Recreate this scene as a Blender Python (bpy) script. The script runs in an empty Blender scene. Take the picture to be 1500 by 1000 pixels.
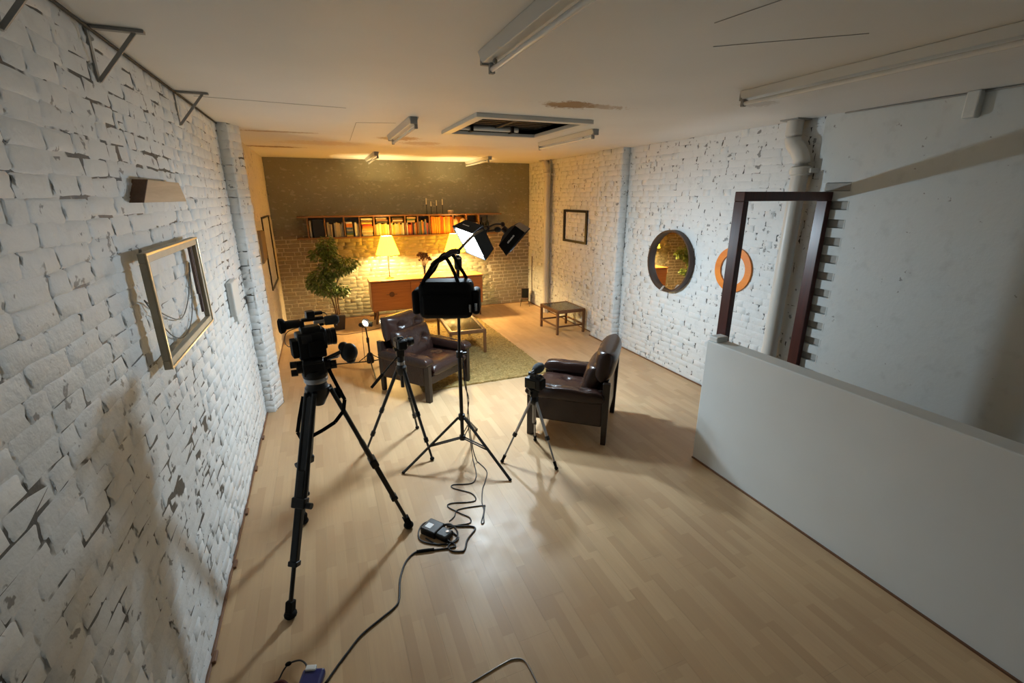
import bpy, bmesh, math, random
from mathutils import Vector, Matrix, noise
R_ = random.Random(7)
PI = math.pi
sc = bpy.context.scene
COL = sc.collection

# ------------------------------------------------------------------ camera, world, light, exposure
PITCH, YAW, ROLL, HC = .3040, .3849, -.0032, 2.3
LX, RX, RXF, YB, CZ = -.788, 4.21, 4.262, 9.518, 2.971     # left wall, right wall (near / far part), back wall, ceiling
cp, sp, cy, sy = math.cos(PITCH), math.sin(PITCH), math.cos(YAW), math.sin(YAW)
FW = Vector((sy*cp, cy*cp, -sp)); r0 = Vector((cy, -sy, 0)); u0 = r0.cross(FW)
RT = r0*math.cos(ROLL) + u0*math.sin(ROLL); UP = -r0*math.sin(ROLL) + u0*math.cos(ROLL)
cd = bpy.data.cameras.new('camera'); cam = bpy.data.objects.new('camera', cd); COL.objects.link(cam)
cd.sensor_width = 36; cd.lens = 674.73/1500*36; cd.clip_start = .05
cam.matrix_world = Matrix(((RT.x, UP.x, -FW.x, 0), (RT.y, UP.y, -FW.y, 0), (RT.z, UP.z, -FW.z, HC), (0, 0, 0, 1)))
sc.camera = cam
w = bpy.data.worlds.new('world'); sc.world = w; w.use_nodes = True
w.node_tree.nodes['Background'].inputs[0].default_value = (.6, .7, .8, 1)
w.node_tree.nodes['Background'].inputs[1].default_value = .02
sc.view_settings.view_transform = 'Standard'; sc.view_settings.look = 'None'
sc.view_settings.gamma = 1; sc.view_settings.use_curve_mapping = False
sc.view_settings.exposure = 0.15
P_SOFT1, P_SOFT2, P_LAMP, P_SMALL = 70, 53, 280, 30
E_SHADE = 13.0
COOL, WARM = (.69, .87, 1.0), (1.0, .74, .33)

def lamp(name, kind, loc, energy, color, aim=None, size=.1, size_y=None, spread=None, parent=None):
    l = bpy.data.lights.new(name, kind); l.energy = energy; l.color = color
    if kind == 'AREA':
        l.size = size
        if size_y: l.shape = 'RECTANGLE'; l.size_y = size_y
        if spread: l.spread = spread
    else: l.shadow_soft_size = size
    o = bpy.data.objects.new(name, l); COL.objects.link(o); o.location = loc
    if aim is not None: o.rotation_euler = Vector(aim).to_track_quat('-Z', 'Y').to_euler()
    return o
def px(p):
    v = Vector(p) - Vector((0, 0, HC)); z = v.dot(FW)
    if z < .05: return None
    return 750 + 674.73*v.dot(RT)/z, 500 - 674.73*v.dot(UP)/z

# ------------------------------------------------------------------ materials
class NT:
    def __init__(s, name):
        s.m = bpy.data.materials.new(name); s.m.use_nodes = True; s.t = s.m.node_tree
        s.b = s.t.nodes['Principled BSDF']
    def n(s, typ, ins=None, **kw):
        q = s.t.nodes.new('ShaderNode' + typ)
        for k, v in kw.items(): setattr(q, k, v)
        for k, v in (ins or {}).items(): s.put(q.inputs[k], v)
        return q
    def put(s, i, v):
        if isinstance(v, bpy.types.NodeSocket): s.t.links.new(v, i)
        else: i.default_value = v
    def pos(s): return s.n('NewGeometry').outputs['Position']
    def obj(s): return s.n('TexCoord').outputs['Object']
    def math(s, op, a, b=0.0, c=0.0): return s.n('Math', {0: a, 1: b, 2: c}, operation=op).outputs[0]
    def noise(s, scale, detail=3, rough=.5, vec=None, dist=0): return s.n('TexNoise', {'Vector': vec if vec is not None else s.pos(), 'Scale': scale, 'Detail': detail, 'Roughness': rough, 'Distortion': dist}).outputs[0]
    def ramp(s, f, stops):
        q = s.n('ValToRGB', {0: f}); e = q.color_ramp.elements
        while len(e) < len(stops): e.new(.5)
        for k, (p, c) in enumerate(stops):
            e[k].position = p; e[k].color = (c, c, c, 1) if isinstance(c, (int, float)) else (*c, 1)
        return q.outputs[0]
    def mix(s, f, a, b, bt='MIX'):
        q = s.n('Mix', {0: f}, data_type='RGBA', blend_type=bt)
        A = [i for i in q.inputs if i.name == 'A' and i.type == 'RGBA'][0]; B = [i for i in q.inputs if i.name == 'B' and i.type == 'RGBA'][0]
        for i, v in ((A, a), (B, b)): s.put(i, (*v, 1) if isinstance(v, tuple) and len(v) == 3 else v)
        return [o for o in q.outputs if o.type == 'RGBA'][0]
    def bump(s, h, strength=.3, dist=.01):
        q = s.n('Bump', {'Strength': strength, 'Distance': dist, 'Height': h}); s.t.links.new(q.outputs[0], s.b.inputs['Normal'])
    def set(s, **kw):
        for k, v in kw.items(): s.put(s.b.inputs[k.replace('_', ' ')], (*v, 1) if isinstance(v, tuple) and len(v) == 3 else v)
        return s.m

def plain(name, col, rough=.5, metal=0, var=.12, scale=8, bump=0, bscale=60, coat=0, spec=.5):
    t = NT(name); f = t.noise(scale, 4)
    c = t.mix(f, tuple(max(0, x*(1-var)) for x in col), tuple(min(1, x*(1+var)) for x in col))
    t.set(Base_Color=c, Roughness=rough, Metallic=metal, Coat_Weight=coat, Specular_IOR_Level=spec)
    if bump: t.bump(t.noise(bscale, 3), bump, .004)
    return t.m
def wood(name, c1, c2, rough=.4, axis=0, scale=6, coat=.1):
    t = NT(name); sv = [scale*5]*3; sv[axis] = scale*.35
    v = t.n('Mapping', {'Vector': t.obj(), 'Scale': tuple(sv)}).outputs[0]
    f = t.noise(1.0, 5, .6, v, .6)
    t.set(Base_Color=t.mix(t.ramp(f, [(.3, 0), (.7, 1)]), c1, c2), Roughness=rough, Coat_Weight=coat)
    t.bump(f, .06, .003); return t.m

def white_brick_mat(name, base, dirt, lo=.66, joint=False, bs=.5, pit=.645):
    t = NT(name); p = t.pos()
    big = t.noise(1.1, 4, .6); mid = t.noise(9, 4, .6); fine = t.noise(42, 3, .6)
    c = t.mix(t.ramp(big, [(.35, 0), (.75, 1)]), tuple(x*.94 for x in base), base)
    c = t.mix(t.ramp(mid, [(.55, 0), (lo+.12, .55)]), c, tuple(x*.72 for x in base))
    if joint:
        h = t.noise(7.5, 2, .5, t.n('Mapping', {'Vector': p, 'Location': (3.1, 1.7, 5.2)}).outputs[0])
        c = t.mix(t.ramp(h, [(.47, 0), (.52, .97)]), c, dirt)
    else:
        h = t.noise(13, 3, .6, t.n('Mapping', {'Vector': p, 'Location': (8, 2, 1)}).outputs[0])
        c = t.mix(t.ramp(h, [(pit, 0), (pit+.035, .75)]), c, dirt)
    t.set(Base_Color=c, Roughness=.55)
    t.bump(t.math('ADD', t.math('MULTIPLY', mid, 1.0), t.math('MULTIPLY', fine, .35)), bs, .012)
    return t.m
M = {}
M['brick_white'] = white_brick_mat('white painted brick', (.70, .715, .71), (.09, .085, .08))
M['joint_white'] = white_brick_mat('white painted mortar', (.68, .69, .68), (.04, .037, .033), joint=True)
M['brick_cream'] = white_brick_mat('cream painted brick', (.66, .60, .50), (.10, .07, .05), bs=.3)
M['plaster'] = white_brick_mat('grey white plaster', (.60, .63, .62), (.16, .145, .13), bs=.2, pit=.70)
M['partition'] = plain('matt white partition paint', (.72, .735, .715), .6, var=.06, scale=2.5, bump=.08, bscale=30)
M['pocket'] = plain('grey mortar in the tooth pockets', (.40, .38, .345), .9, var=.25, scale=14, bump=.5, bscale=40)
def back_mat(name, base, white, wmask):
    # taupe paint; pale unpainted mortar in the two lower corners, scattered flecks for paint chips and painted-in glints
    t = NT(name); p = t.pos(); s = t.n('SeparateXYZ', {0: p}).outputs
    n1 = t.noise(3.0, 4, .6); f = t.noise(9, 4, .6)
    c = t.mix(t.ramp(n1, [(.3, 0), (.7, 1)]), tuple(x*.85 for x in base), base)
    xw = t.math('ADD', s[0], t.math('MULTIPLY', t.math('SUBTRACT', n1, .5), 1.2))
    zw = t.math('ADD', s[2], t.math('MULTIPLY', t.math('SUBTRACT', f, .5), .9))
    side = t.math('ADD', t.math('LESS_THAN', xw, .15), t.math('GREATER_THAN', xw, 3.35))
    low = t.math('LESS_THAN', zw, 1.75)
    bare = t.math('MULTIPLY', t.math('MINIMUM', side, 1.0), low)
    fleck = t.ramp(t.noise(20, 2, .5, t.n('Mapping', {'Vector': p, 'Scale': (.6, 1, 1.3)}).outputs[0]), [(.61, 0), (.66, .9)])
    if wmask: c = t.mix(t.math('MAXIMUM', t.math('MULTIPLY', bare, .8), t.math('MULTIPLY', fleck, .55)), c, white)
    else:
        c = t.mix(t.math('MULTIPLY', bare, .55), c, (.20, .145, .105))
        c = t.mix(t.math('MULTIPLY', fleck, .4), c, (.5, .45, .36))
    t.set(Base_Color=c, Roughness=.33, Specular_IOR_Level=.6)
    t.bump(t.math('ADD', t.noise(16, 3, .6), t.math('MULTIPLY', t.noise(50, 2), .3)), .45, .012); return t.m
M['brick_taupe'] = back_mat('taupe painted brick', (.265, .245, .165), (.6, .56, .48), False)
M['joint_taupe'] = back_mat('taupe mortar', (.235, .21, .14), (.6, .55, .46), True)

def ceiling_mat():
    t = NT('white ceiling paint'); p = t.pos()
    n1 = t.noise(1.3, 4); n2 = t.noise(8, 5, .7, dist=2.0)
    c = t.mix(t.ramp(n1, [(.3, 0), (.7, 1)]), (.69, .695, .69), (.74, .745, .74))
    for (x, y, rx, ry, k, col) in [(1.90, 3.46, .20, .13, .95, (.24, .13, .05)), (2.02, 3.44, .34, .09, .6, (.34, .22, .11)), (1.0, 6.05, .22, .20, .8, (.38, .24, .11)), (1.35, 6.5, .25, .2, .55, (.42, .30, .18)),
                                   (.15, 6.9, .5, .25, .4, (.5, .36, .22)), (-.45, 7.6, .35, .10, .85, (.2, .12, .07)), (-.3, 5.9, .4, .06, .7, (.3, .2, .12)), (3.2, 2.9, .14, .12, .5, (.3, .28, .25)), (2.0, 6.9, .5, .3, .3, (.5, .38, .25))]:
        v = t.n('VectorMath', {0: t.n('VectorMath', {0: p, 1: (x, y, CZ)}, operation='SUBTRACT').outputs[0], 1: (1/rx, 1/ry, 0)}, operation='MULTIPLY').outputs[0]
        d = t.n('VectorMath', {0: v}, operation='LENGTH').outputs['Value']
        e = t.math('SUBTRACT', t.math('MULTIPLY', n2, 2.4), d)
        c = t.mix(t.math('MULTIPLY', t.ramp(e, [(.05, 0), (.38, 1)]), k), c, col)
    t.set(Base_Color=c, Roughness=.6); t.bump(t.noise(30, 3), .05, .004); return t.m
M['ceiling'] = ceiling_mat()
def floor_mat():
    t = NT('light maple laminate'); s = t.n('SeparateXYZ', {0: t.pos()}).outputs
    sx = t.math('FLOOR', t.math('DIVIDE', t.math('ADD', s[0], .788), .0635))
    off = t.n('TexWhiteNoise', {'W': sx}, noise_dimensions='1D').outputs[0]
    yy = t.math('ADD', t.math('DIVIDE', s[1], .43), t.math('MULTIPLY', off, 7.3))
    blk = t.math('FLOOR', yy)
    vec = t.n('CombineXYZ', {0: sx, 1: blk, 2: 0.0}).outputs[0]
    rnd = t.n('TexWhiteNoise', {'Vector': vec}, noise_dimensions='2D').outputs[0]
    g = t.noise(1.0, 5, .6, t.n('Mapping', {'Vector': t.pos(), 'Scale': (60, 3.0, 1)}).outputs[0], .4)
    c = t.mix(t.ramp(rnd, [(0, 0), (1, 1)]), (.49, .32, .17), (.60, .41, .228))
    c = t.mix(t.math('MULTIPLY', t.ramp(g, [(.35, 0), (.75, 1)]), .3), c, (.42, .28, .17))
    blot = t.ramp(t.noise(1.6, 1, .4), [(.35, 0), (.75, .45)])
    c = t.mix(blot, c, (.40, .25, .145))
    t.set(Base_Color=c, Roughness=t.ramp(t.noise(6, 3), [(.3, .33), (.7, .44)]), Specular_IOR_Level=.28)
    t.bump(g, .03, .002); return t.m
M['floor'] = floor_mat()
M['floor_gap'] = plain('dark floor joint', (.09, .06, .04), .8)
M['brown_trim'] = wood('brown wood trim', (.12, .05, .025), (.2, .09, .04), axis=1)
M['black_line'] = plain('black cable grime', (.015, .014, .013), .7)
M['black'] = plain('black plastic', (.006, .006, .0065), .4, bump=.1, spec=.35)
M['black_matt'] = plain('black rubber', (.005, .005, .005), .8, spec=.2)
M['black_metal'] = plain('black painted metal', (.007, .007, .0075), .35, .0, spec=.4)
M['canvas'] = plain('black nylon canvas', (.0035, .0035, .0038), .8, bump=.4, bscale=140, spec=.15)
M['beige'] = plain('beige cloth panel', (.30, .24, .175), .8)
M['canvas_grey'] = plain('grey black softbox cloth', (.030, .033, .038), .85, bump=.3, bscale=120, spec=.2)
M['fur'] = plain('grey foam windshield', (.05, .055, .058), .95, bump=.8, bscale=160)
M['silver'] = plain('brushed aluminium', (.36, .36, .37), .32, .9)
M['chrome'] = plain('chrome', (.7, .7, .7), .12, 1)
M['grey_metal'] = plain('dark grey tube', (.03, .03, .032), .4, .3)
M['white_print'] = plain('white print', (.75, .75, .75), .6)
M['white_enamel'] = plain('white enamelled steel', (.64, .64, .61), .35, var=.04)
M['tube'] = plain('fluorescent tube glass', (.78, .78, .76), .2, var=.02)
M['grey_cap'] = plain('grey end cap', (.28, .28, .27), .5)
M['pipe'] = plain('white painted soil pipe', (.60, .58, .53), .4, var=.1, scale=4, bump=.15, bscale=18)
M['black_void'] = plain('soot black duct', (.012, .011, .010), .8)
M['slat'] = plain('black vent slat', (.03, .028, .026), .6)
M['leather'] = plain('dark brown leather', (.027, .0125, .0095), .27, var=.35, scale=5, bump=.35, bscale=70, spec=.38)
M['dark_wood'] = wood('dark stained rosewood', (.010, .0055, .004), (.02, .010, .007), .35, 2, coat=0)
M['mahogany'] = wood('dark red mahogany', (.040, .008, .007), (.075, .014, .011), .32, 2, coat=.2)
M['teak'] = wood('orange teak', (.40, .15, .036), (.54, .22, .06), .38, 0)
M['teak_leg'] = wood('brown teak leg', (.12, .046, .017), (.18, .075, .027), .38, 2)
M['shelf_wood'] = wood('brown shelf board', (.18, .085, .035), (.28, .14, .06), .5, 0)
M['pale_wood'] = wood('rough pale pine', (.50, .36, .22), (.62, .46, .30), .7, 1)
M['dark_end'] = wood('dark brown wood', (.10, .05, .028), (.15, .08, .045), .7, 1)
M['weathered'] = wood('weathered brown board', (.20, .13, .06), (.29, .19, .095), .8, 2)
M['orange_wood'] = wood('orange painted ring', (.72, .185, .012), (.84, .26, .022), .45, 1, 2)
M['gold'] = plain('pale gold leaf', (.66, .55, .36), .3, .5, var=.25, scale=14)
M['gold_side'] = plain('worn gilt side', (.44, .39, .29), .5, .1, var=.25, scale=10)
M['rail_brown'] = plain('brown inner strip', (.16, .10, .085), .6)
M['black_frame'] = plain('black lacquered frame', (.012, .010, .010), .3)
M['rim'] = wood('dark walnut rim', (.040, .017, .009), (.065, .030, .016), .5, 2, coat=0)
t = NT('mirror glass'); M['mirror'] = t.set(Base_Color=(.88, .88, .86), Metallic=1.0, Roughness=.015)
t = NT('clear glass'); M['glass'] = t.set(Base_Color=(.95, .97, .95), Roughness=.03, Transmission_Weight=1.0, IOR=1.45)
t = NT('smoked glass top'); M['glass_top'] = t.set(Base_Color=(.10, .10, .075), Roughness=.06, Transmission_Weight=.55, IOR=1.5)
M['acrylic'] = plain('grey wire', (.30, .28, .26), .25, .3)
M['wire'] = plain('grey hanging wire', (.2, .19, .17), .5)
M['rubber_cable'] = plain('black cable', (.010, .009, .010), .5)
M['brown_cable'] = plain('brown cable', (.10, .05, .03), .5)
M['red_cable'] = plain('dark red cable', (.12, .015, .02), .45)
M['blue'] = plain('dark blue plastic', (.006, .008, .09), .3)
M['purple_grip'] = plain('plum leather grip', (.045, .028, .035), .5)
M['cream_candle'] = plain('cream candle wax', (.8, .68, .45), .5)
M['brass'] = plain('brass', (.55, .36, .12), .25, 1)
M['pot'] = plain('dark brown pot', (.03, .02, .016), .5)
M['soil'] = plain('soil', (.04, .025, .015), .95, bump=.6)
M['bark'] = plain('brown bark', (.16, .09, .04), .8, bump=.4)
M['dried'] = plain('dried brown petals', (.10, .045, .03), .8, var=.5, scale=60)
M['ornament'] = plain('cream ceramic', (.72, .52, .32), .3)
M['bottle'] = plain('dark bottle glass', (.012, .014, .010), .08)
def leaf_mat():
    t = NT('ficus leaf'); f = t.noise(14, 3)
    t.set(Base_Color=t.mix(t.ramp(f, [(.3, 0), (.7, 1)]), (.06, .12, .025), (.23, .30, .08)), Roughness=.4, Specular_IOR_Level=.5); return t.m
M['leaf'] = leaf_mat()
def rug_mat():
    t = NT('olive shag pile'); a = t.noise(13, 5, .7, dist=2.2); b = t.noise(60, 3, .7)
    c = t.mix(t.ramp(a, [(.35, 0), (.65, 1)]), (.25, .165, .05), (.52, .37, .15))
    c = t.mix(t.ramp(b, [(.4, .0), (.7, .5)]), c, (.11, .075, .03))
    t.set(Base_Color=c, Roughness=.95, Specular_IOR_Level=.1); t.bump(b, .9, .02); return t.m
M['rug'] = rug_mat()
def emit(name, col, st, base=(.8, .8, .8)):
    t = NT(name); return t.set(Base_Color=base, Emission_Color=col, Emission_Strength=st, Roughness=.6)
M['led'] = emit('lit diffuser cloth', (.93, .97, 1.0), 22)
def shade_mat():
    t = NT('lit pleated shade'); s = t.n('SeparateXYZ', {0: t.obj()}).outputs
    a = t.math('ARCTAN2', s[1], s[0]); pl = t.math('SINE', t.math('MULTIPLY', a, 40.0))
    t.set(Base_Color=(.8, .62, .3), Emission_Color=(1.0, .50, .014, 1), Emission_Strength=E_SHADE, Roughness=.8)
    t.bump(pl, .3, .004); return t.m
M['shade'] = shade_mat()
M['bulb'] = emit('lit lamp face', (1, .86, .6), 30)
def flat(name, col, rough=.6): 
    if name not in M: M[name] = plain(name, col, rough, var=.18, scale=20)
    return M[name]

# ------------------------------------------------------------------ mesh helpers
class MB:
    def __init__(s): s.v, s.f = [], []
    def add(s, vs, fs, mat=None):
        o = len(s.v); s.v += [tuple(mat @ Vector(v)) if mat else tuple(v) for v in vs]; s.f += [tuple(i+o for i in f) for f in fs]; return s
    def box(s, lo, hi, mat=None):
        (a, b, c), (d, e, f) = lo, hi
        return s.add([(a, b, c), (d, b, c), (d, e, c), (a, e, c), (a, b, f), (d, b, f), (d, e, f), (a, e, f)],
                     [(3, 2, 1, 0), (4, 5, 6, 7), (0, 1, 5, 4), (1, 2, 6, 5), (2, 3, 7, 6), (3, 0, 4, 7)], mat)
    def hexa(s, b, t, mat=None):   # bottom quad, top quad (ccw seen from the top)
        return s.add(list(b)+list(t), [(3, 2, 1, 0), (4, 5, 6, 7), (0, 1, 5, 4), (1, 2, 6, 5), (2, 3, 7, 6), (3, 0, 4, 7)], mat)
    def cyl(s, p0, p1, r0, r1=None, n=14, mat=None):
        p0, p1 = Vector(p0), Vector(p1); r1 = r0 if r1 is None else r1
        q = (p1-p0).normalized().to_track_quat('Z', 'Y').to_matrix(); X, Y = q.col[0], q.col[1]
        vs = [p0+(X*math.cos(2*PI*k/n)+Y*math.sin(2*PI*k/n))*r0 for k in range(n)] + [p1+(X*math.cos(2*PI*k/n)+Y*math.sin(2*PI*k/n))*r1 for k in range(n)]
        fs = [(k, (k+1) % n, n+(k+1) % n, n+k) for k in range(n)] + [tuple(range(n-1, -1, -1)), tuple(range(n, 2*n))]
        return s.add(vs, fs, mat)
    def beam(s, p0, p1, w, h, up=(0, 0, 1), w1=None, h1=None):
        p0, p1 = Vector(p0), Vector(p1); d = (p1-p0).normalized(); x = d.cross(Vector(up)).normalized(); z = x.cross(d)
        def q(p, w, h): return [p-x*w/2-z*h/2, p+x*w/2-z*h/2, p+x*w/2+z*h/2, p-x*w/2+z*h/2]
        return s.hexa(q(p0, w, h), q(p1, w1 or w, h1 or h))
    def lathe(s, prof, n=24, mat=None, org=(0, 0, 0)):
        m = Matrix.Translation(org); m = m @ mat if mat else m; vs, fs = [], []
        for r, z in prof: vs += [(r*math.cos(2*PI*k/n), r*math.sin(2*PI*k/n), z) for k in range(n)]
        for i in range(len(prof)-1):
            for k in range(n): fs.append((i*n+k, i*n+(k+1) % n, (i+1)*n+(k+1) % n, (i+1)*n+k))
        if prof[0][0] > 1e-5: fs.append(tuple(range(n-1, -1, -1)))
        if prof[-1][0] > 1e-5: fs.append(tuple(range((len(prof)-1)*n, len(prof)*n)))
        return s.add(vs, fs, m)
    def tube(s, pts, r, n=7, sub=4, closed=False):
        P = [Vector(p) for p in pts]
        if sub > 1 and len(P) > 2:
            Q = []
            for i in range(len(P)-1):
                a, b, c, d = P[max(i-1, 0)], P[i], P[i+1], P[min(i+2, len(P)-1)]
                for k in range(sub):
                    u = k/sub; Q.append(.5*((2*b)+(c-a)*u+(2*a-5*b+4*c-d)*u*u+(3*b-a-3*c+d)*u**3))
            P = Q+[P[-1]]
        vs, fs = [], []; ref = Vector((0, 0, 1)); m = len(P)
        for i, p in enumerate(P):
            d = (P[min(i+1, m-1)]-P[max(i-1, 0)]); d = d.normalized() if d.length > 1e-9 else Vector((1, 0, 0))
            x = d.cross(ref)
            x = d.cross(Vector((1, 0, 0))) if x.length < .05 else x
            x.normalize(); y = x.cross(d)
            rr = r[min(int(i/(m-1)*(len(r)-1)+.5), len(r)-1)] if isinstance(r, (list, tuple)) else r
            vs += [p+(x*math.cos(2*PI*k/n)+y*math.sin(2*PI*k/n))*rr for k in range(n)]
        for i in range(m-1):
            for k in range(n): fs.append((i*n+(k+1) % n, i*n+k, (i+1)*n+k, (i+1)*n+(k+1) % n))
        fs += [tuple(range(n)), tuple(range(m*n-1, (m-1)*n-1, -1))]
        return s.add(vs, fs)
    def prism(s, poly, z0, z1, mat=None):
        n = len(poly); vs = [(x, y, z0) for x, y in poly]+[(x, y, z1) for x, y in poly]
        return s.add(vs, [tuple(range(n-1, -1, -1)), tuple(range(n, 2*n))]+[(k, (k+1) % n, n+(k+1) % n, n+k) for k in range(n)], mat)
    def ball(s, c, rx, ry=None, rz=None, nu=14, nv=9, mat=None):
        ry = ry or rx; rz = rz or rx
        m = Matrix.Translation(c); m = m @ mat if mat else m
        return s.lathe([(math.sin(PI*k/nv) if 0 < k < nv else 0, -math.cos(PI*k/nv)) for k in range(nv+1)], nu, m @ Matrix.Diagonal((rx, ry, rz, 1)))
    def build(s, name, mat, parent=None, smooth=False, bevel=0, seg=2, kind=None, loc=None, angle=40, rot=None):
        me = bpy.data.meshes.new(name); me.from_pydata(s.v, [], s.f); me.update()
        b = bmesh.new(); b.from_mesh(me); bmesh.ops.remove_doubles(b, verts=b.verts, dist=1e-6); bmesh.ops.recalc_face_normals(b, faces=b.faces); b.to_mesh(me); b.free()
        me.materials.append(M[mat] if isinstance(mat, str) else mat)
        o = bpy.data.objects.new(name, me); COL.objects.link(o)
        if parent: o.parent = parent
        if loc is not None: o.location = loc
        if rot is not None: o.rotation_euler = rot
        if smooth:
            me.shade_smooth()
            if smooth == 'auto': me.set_sharp_from_angle(angle=math.radians(angle))
        if bevel:
            q = o.modifiers.new('bevel', 'BEVEL'); q.width = bevel; q.segments = seg; q.limit_method = 'ANGLE'; q.angle_limit = math.radians(35)
        if kind: o['kind'] = kind
        return o
def tag(o, label, cat, group=None):
    o['label'] = label; o['category'] = cat
    if group: o['group'] = group
    return o
def thing(name, label, cat, loc=(0, 0, 0), rz=0, group=None):
    o = bpy.data.objects.new(name, None); COL.objects.link(o); o.empty_display_size = .1
    o.location = loc; o.rotation_euler = (0, 0, rz)
    return tag(o, label, cat, group)
def struct(o): o['kind'] = 'structure'; return o
def empty_struct(name):
    o = bpy.data.objects.new(name, None); COL.objects.link(o); o['kind'] = 'structure'; return o
def copy_tree(o, parent=None):
    c = o.copy(); COL.objects.link(c); c.parent = parent
    for ch in list(o.children): copy_tree(ch, c)
    return c
def axes(x, y, z, o=(0, 0, 0)):
    x, y, z = Vector(x), Vector(y), Vector(z)
    return Matrix(((x.x, y.x, z.x, o[0]), (x.y, y.y, z.y, o[1]), (x.z, y.z, z.z, o[2]), (0, 0, 0, 1)))

# ------------------------------------------------------------------ bricks
def brick_variants(tag_, mat, n, rough, proud, rng, pit, flat=False):
    """rounded brick faces whose rims dip under the mortar; some rim corners are pulled in and leave a pit in the joint"""
    out = []
    for k in range(n):
        us, vs = ([-.5, -.47, 0, .47, .5], [-.5, -.44, 0, .44, .5]) if flat else ([-.5, -.42, 0, .42, .5], [-.5, -.34, 0, .34, .5])
        V = []
        for j, v in enumerate(vs):
            for i, u in enumerate(us):
                eu, ev = i in (0, 4), j in (0, 4)
                z = -1.0 if (eu or ev) else proud + rng.uniform(-1, 1)*rough
                x, y = u+rng.uniform(-.02, .02), v+rng.uniform(-.05, .05)
                if eu and ev: x *= .96; y *= .94
                if eu and rng.random() < pit: x -= math.copysign(rng.uniform(.03, .075), u)
                if ev and rng.random() < pit*.16: y -= math.copysign(rng.uniform(.08, .16), v)
                V.append((x, y, z))
        F = [(j*5+i, j*5+i+1, (j+1)*5+i+1, (j+1)*5+i) for j in range(4) for i in range(4)]
        me = bpy.data.meshes.new(tag_); me.from_pydata(V, [], F); me.materials.append(mat); me.update()
        if not flat: me.shade_smooth()
        out.append((me, V, F))
    return out
def lay_bricks(parent, faces, mat, maxn, rng, course=.0748, L=.225, depth=.0085, gap=.008, rough=.5, proud=.15, ragged=0.0, slit=.3, flat=False, wob=1.0):
    """faces: list of (origin, U, V, N, length, height, skip(u,v,len)->bool). Bricks become children of the wall; the ones past the limit one stuff part."""
    var = brick_variants('brick', mat, 24, rough, proud, rng, slit, flat); cand = []
    for (O, U, V, N, ln, ht, skip) in faces:
        O, U, V, N = Vector(O), Vector(U), Vector(V), Vector(N); nc = int(round(ht/course)); ch = ht/nc
        for c in range(nc):
            u = -rng.uniform(.0, .2) if ln > .5 else 0.0; k = c
            while u < ln-.02:
                bl = L if (k % 2 == 0 or rng.random() < .45) else L*.5
                bl *= rng.uniform(.88, 1.12); k += 1
                a, b = max(u, 0), min(u+bl, ln)
                if ln-b < .05: b = ln
                u += bl
                if b-a < .035: continue
                if skip and skip((a+b)/2, (c+.5)*ch, b-a): continue
                C = O+U*((a+b)/2)+V*((c+.5)*ch+rng.uniform(-1, 1)*.006*ragged)
                gu, gv = -.010, -.010
                if gap > .01: gu, gv = gap*rng.uniform(.4, 1.3), gap*rng.uniform(.5, 1.1)
                A = rng.uniform(-.02, .02)*(1+ragged)
                U2 = U*math.cos(A)+V*math.sin(A); V2 = V*math.cos(A)-U*math.sin(A)
                Mx = axes(U2*(b-a-gu), V2*(ch-gv), N*depth*rng.uniform(.75, 1.25), C)
                Mx.translation = C+N*(noise.noise(C*1.7)*.006*ragged+noise.noise(C*7.0)*.0025*wob)
                p0, p1 = px(C-U*(b-a)/2-V*ch/2), px(C+U*(b-a)/2+V*ch/2)
                ar = 0
                if p0 and p1:
                    q = px(C+U*(b-a)/2-V*ch/2)
                    if q and -40 < q[0] < 1540 and -40 < q[1] < 1040: ar = abs((q[0]-p0[0])*(p1[1]-q[1])-(q[1]-p0[1])*(p1[0]-q[0]))
                cand.append((ar, rng.randrange(24), Mx))
    cand.sort(key=lambda t: -t[0])
    for ar, k, Mx in cand[:maxn]:
        o = bpy.data.objects.new('brick', var[k][0]); COL.objects.link(o); o.parent = parent; o.matrix_world = Mx
    rest = MB()
    for ar, k, Mx in cand[maxn:]: rest.add(var[k][1], var[k][2], Mx)
    if rest.v: rest.build('small_bricks', mat, parent, smooth=not flat, kind='stuff')

# ================================================================== SETTING
rb = random.Random(11)
J = .0045                                    # mortar plane sits this far behind the brick faces
# floor and boards
fl = struct(MB().box((-1.1, -2.6, -.15), (4.6, 9.75, -.012)).build('floor', 'floor_gap'))
bw, bl = .1905, 1.285
bme = MB().box((-bw/2+.00025, -bl/2+.00025, -.012), (bw/2-.00025, bl/2-.00025, 0)).build('floor_board', 'floor', fl)
first = True
for i in range(int((4.21+.788)/bw)+1):
    x = LX+.006+bw*(i+.5); off = rb.uniform(0, bl)
    j = 0
    while True:
        y = -.35+off-bl+bl*(j+.5); j += 1
        if y-bl/2 > YB-.1: break
        if y+bl/2 < .3 or (x > 3.0 and y < 2.2): continue
        y0, y1 = max(y-bl/2, -.4), min(y+bl/2, YB)
        o = bme if first else bme.copy()
        if not first: COL.objects.link(o); o.parent = fl
        first = False
        o.location = (x, (y0+y1)/2, 0); o.scale = (1, (y1-y0)/bl, 1)
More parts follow.
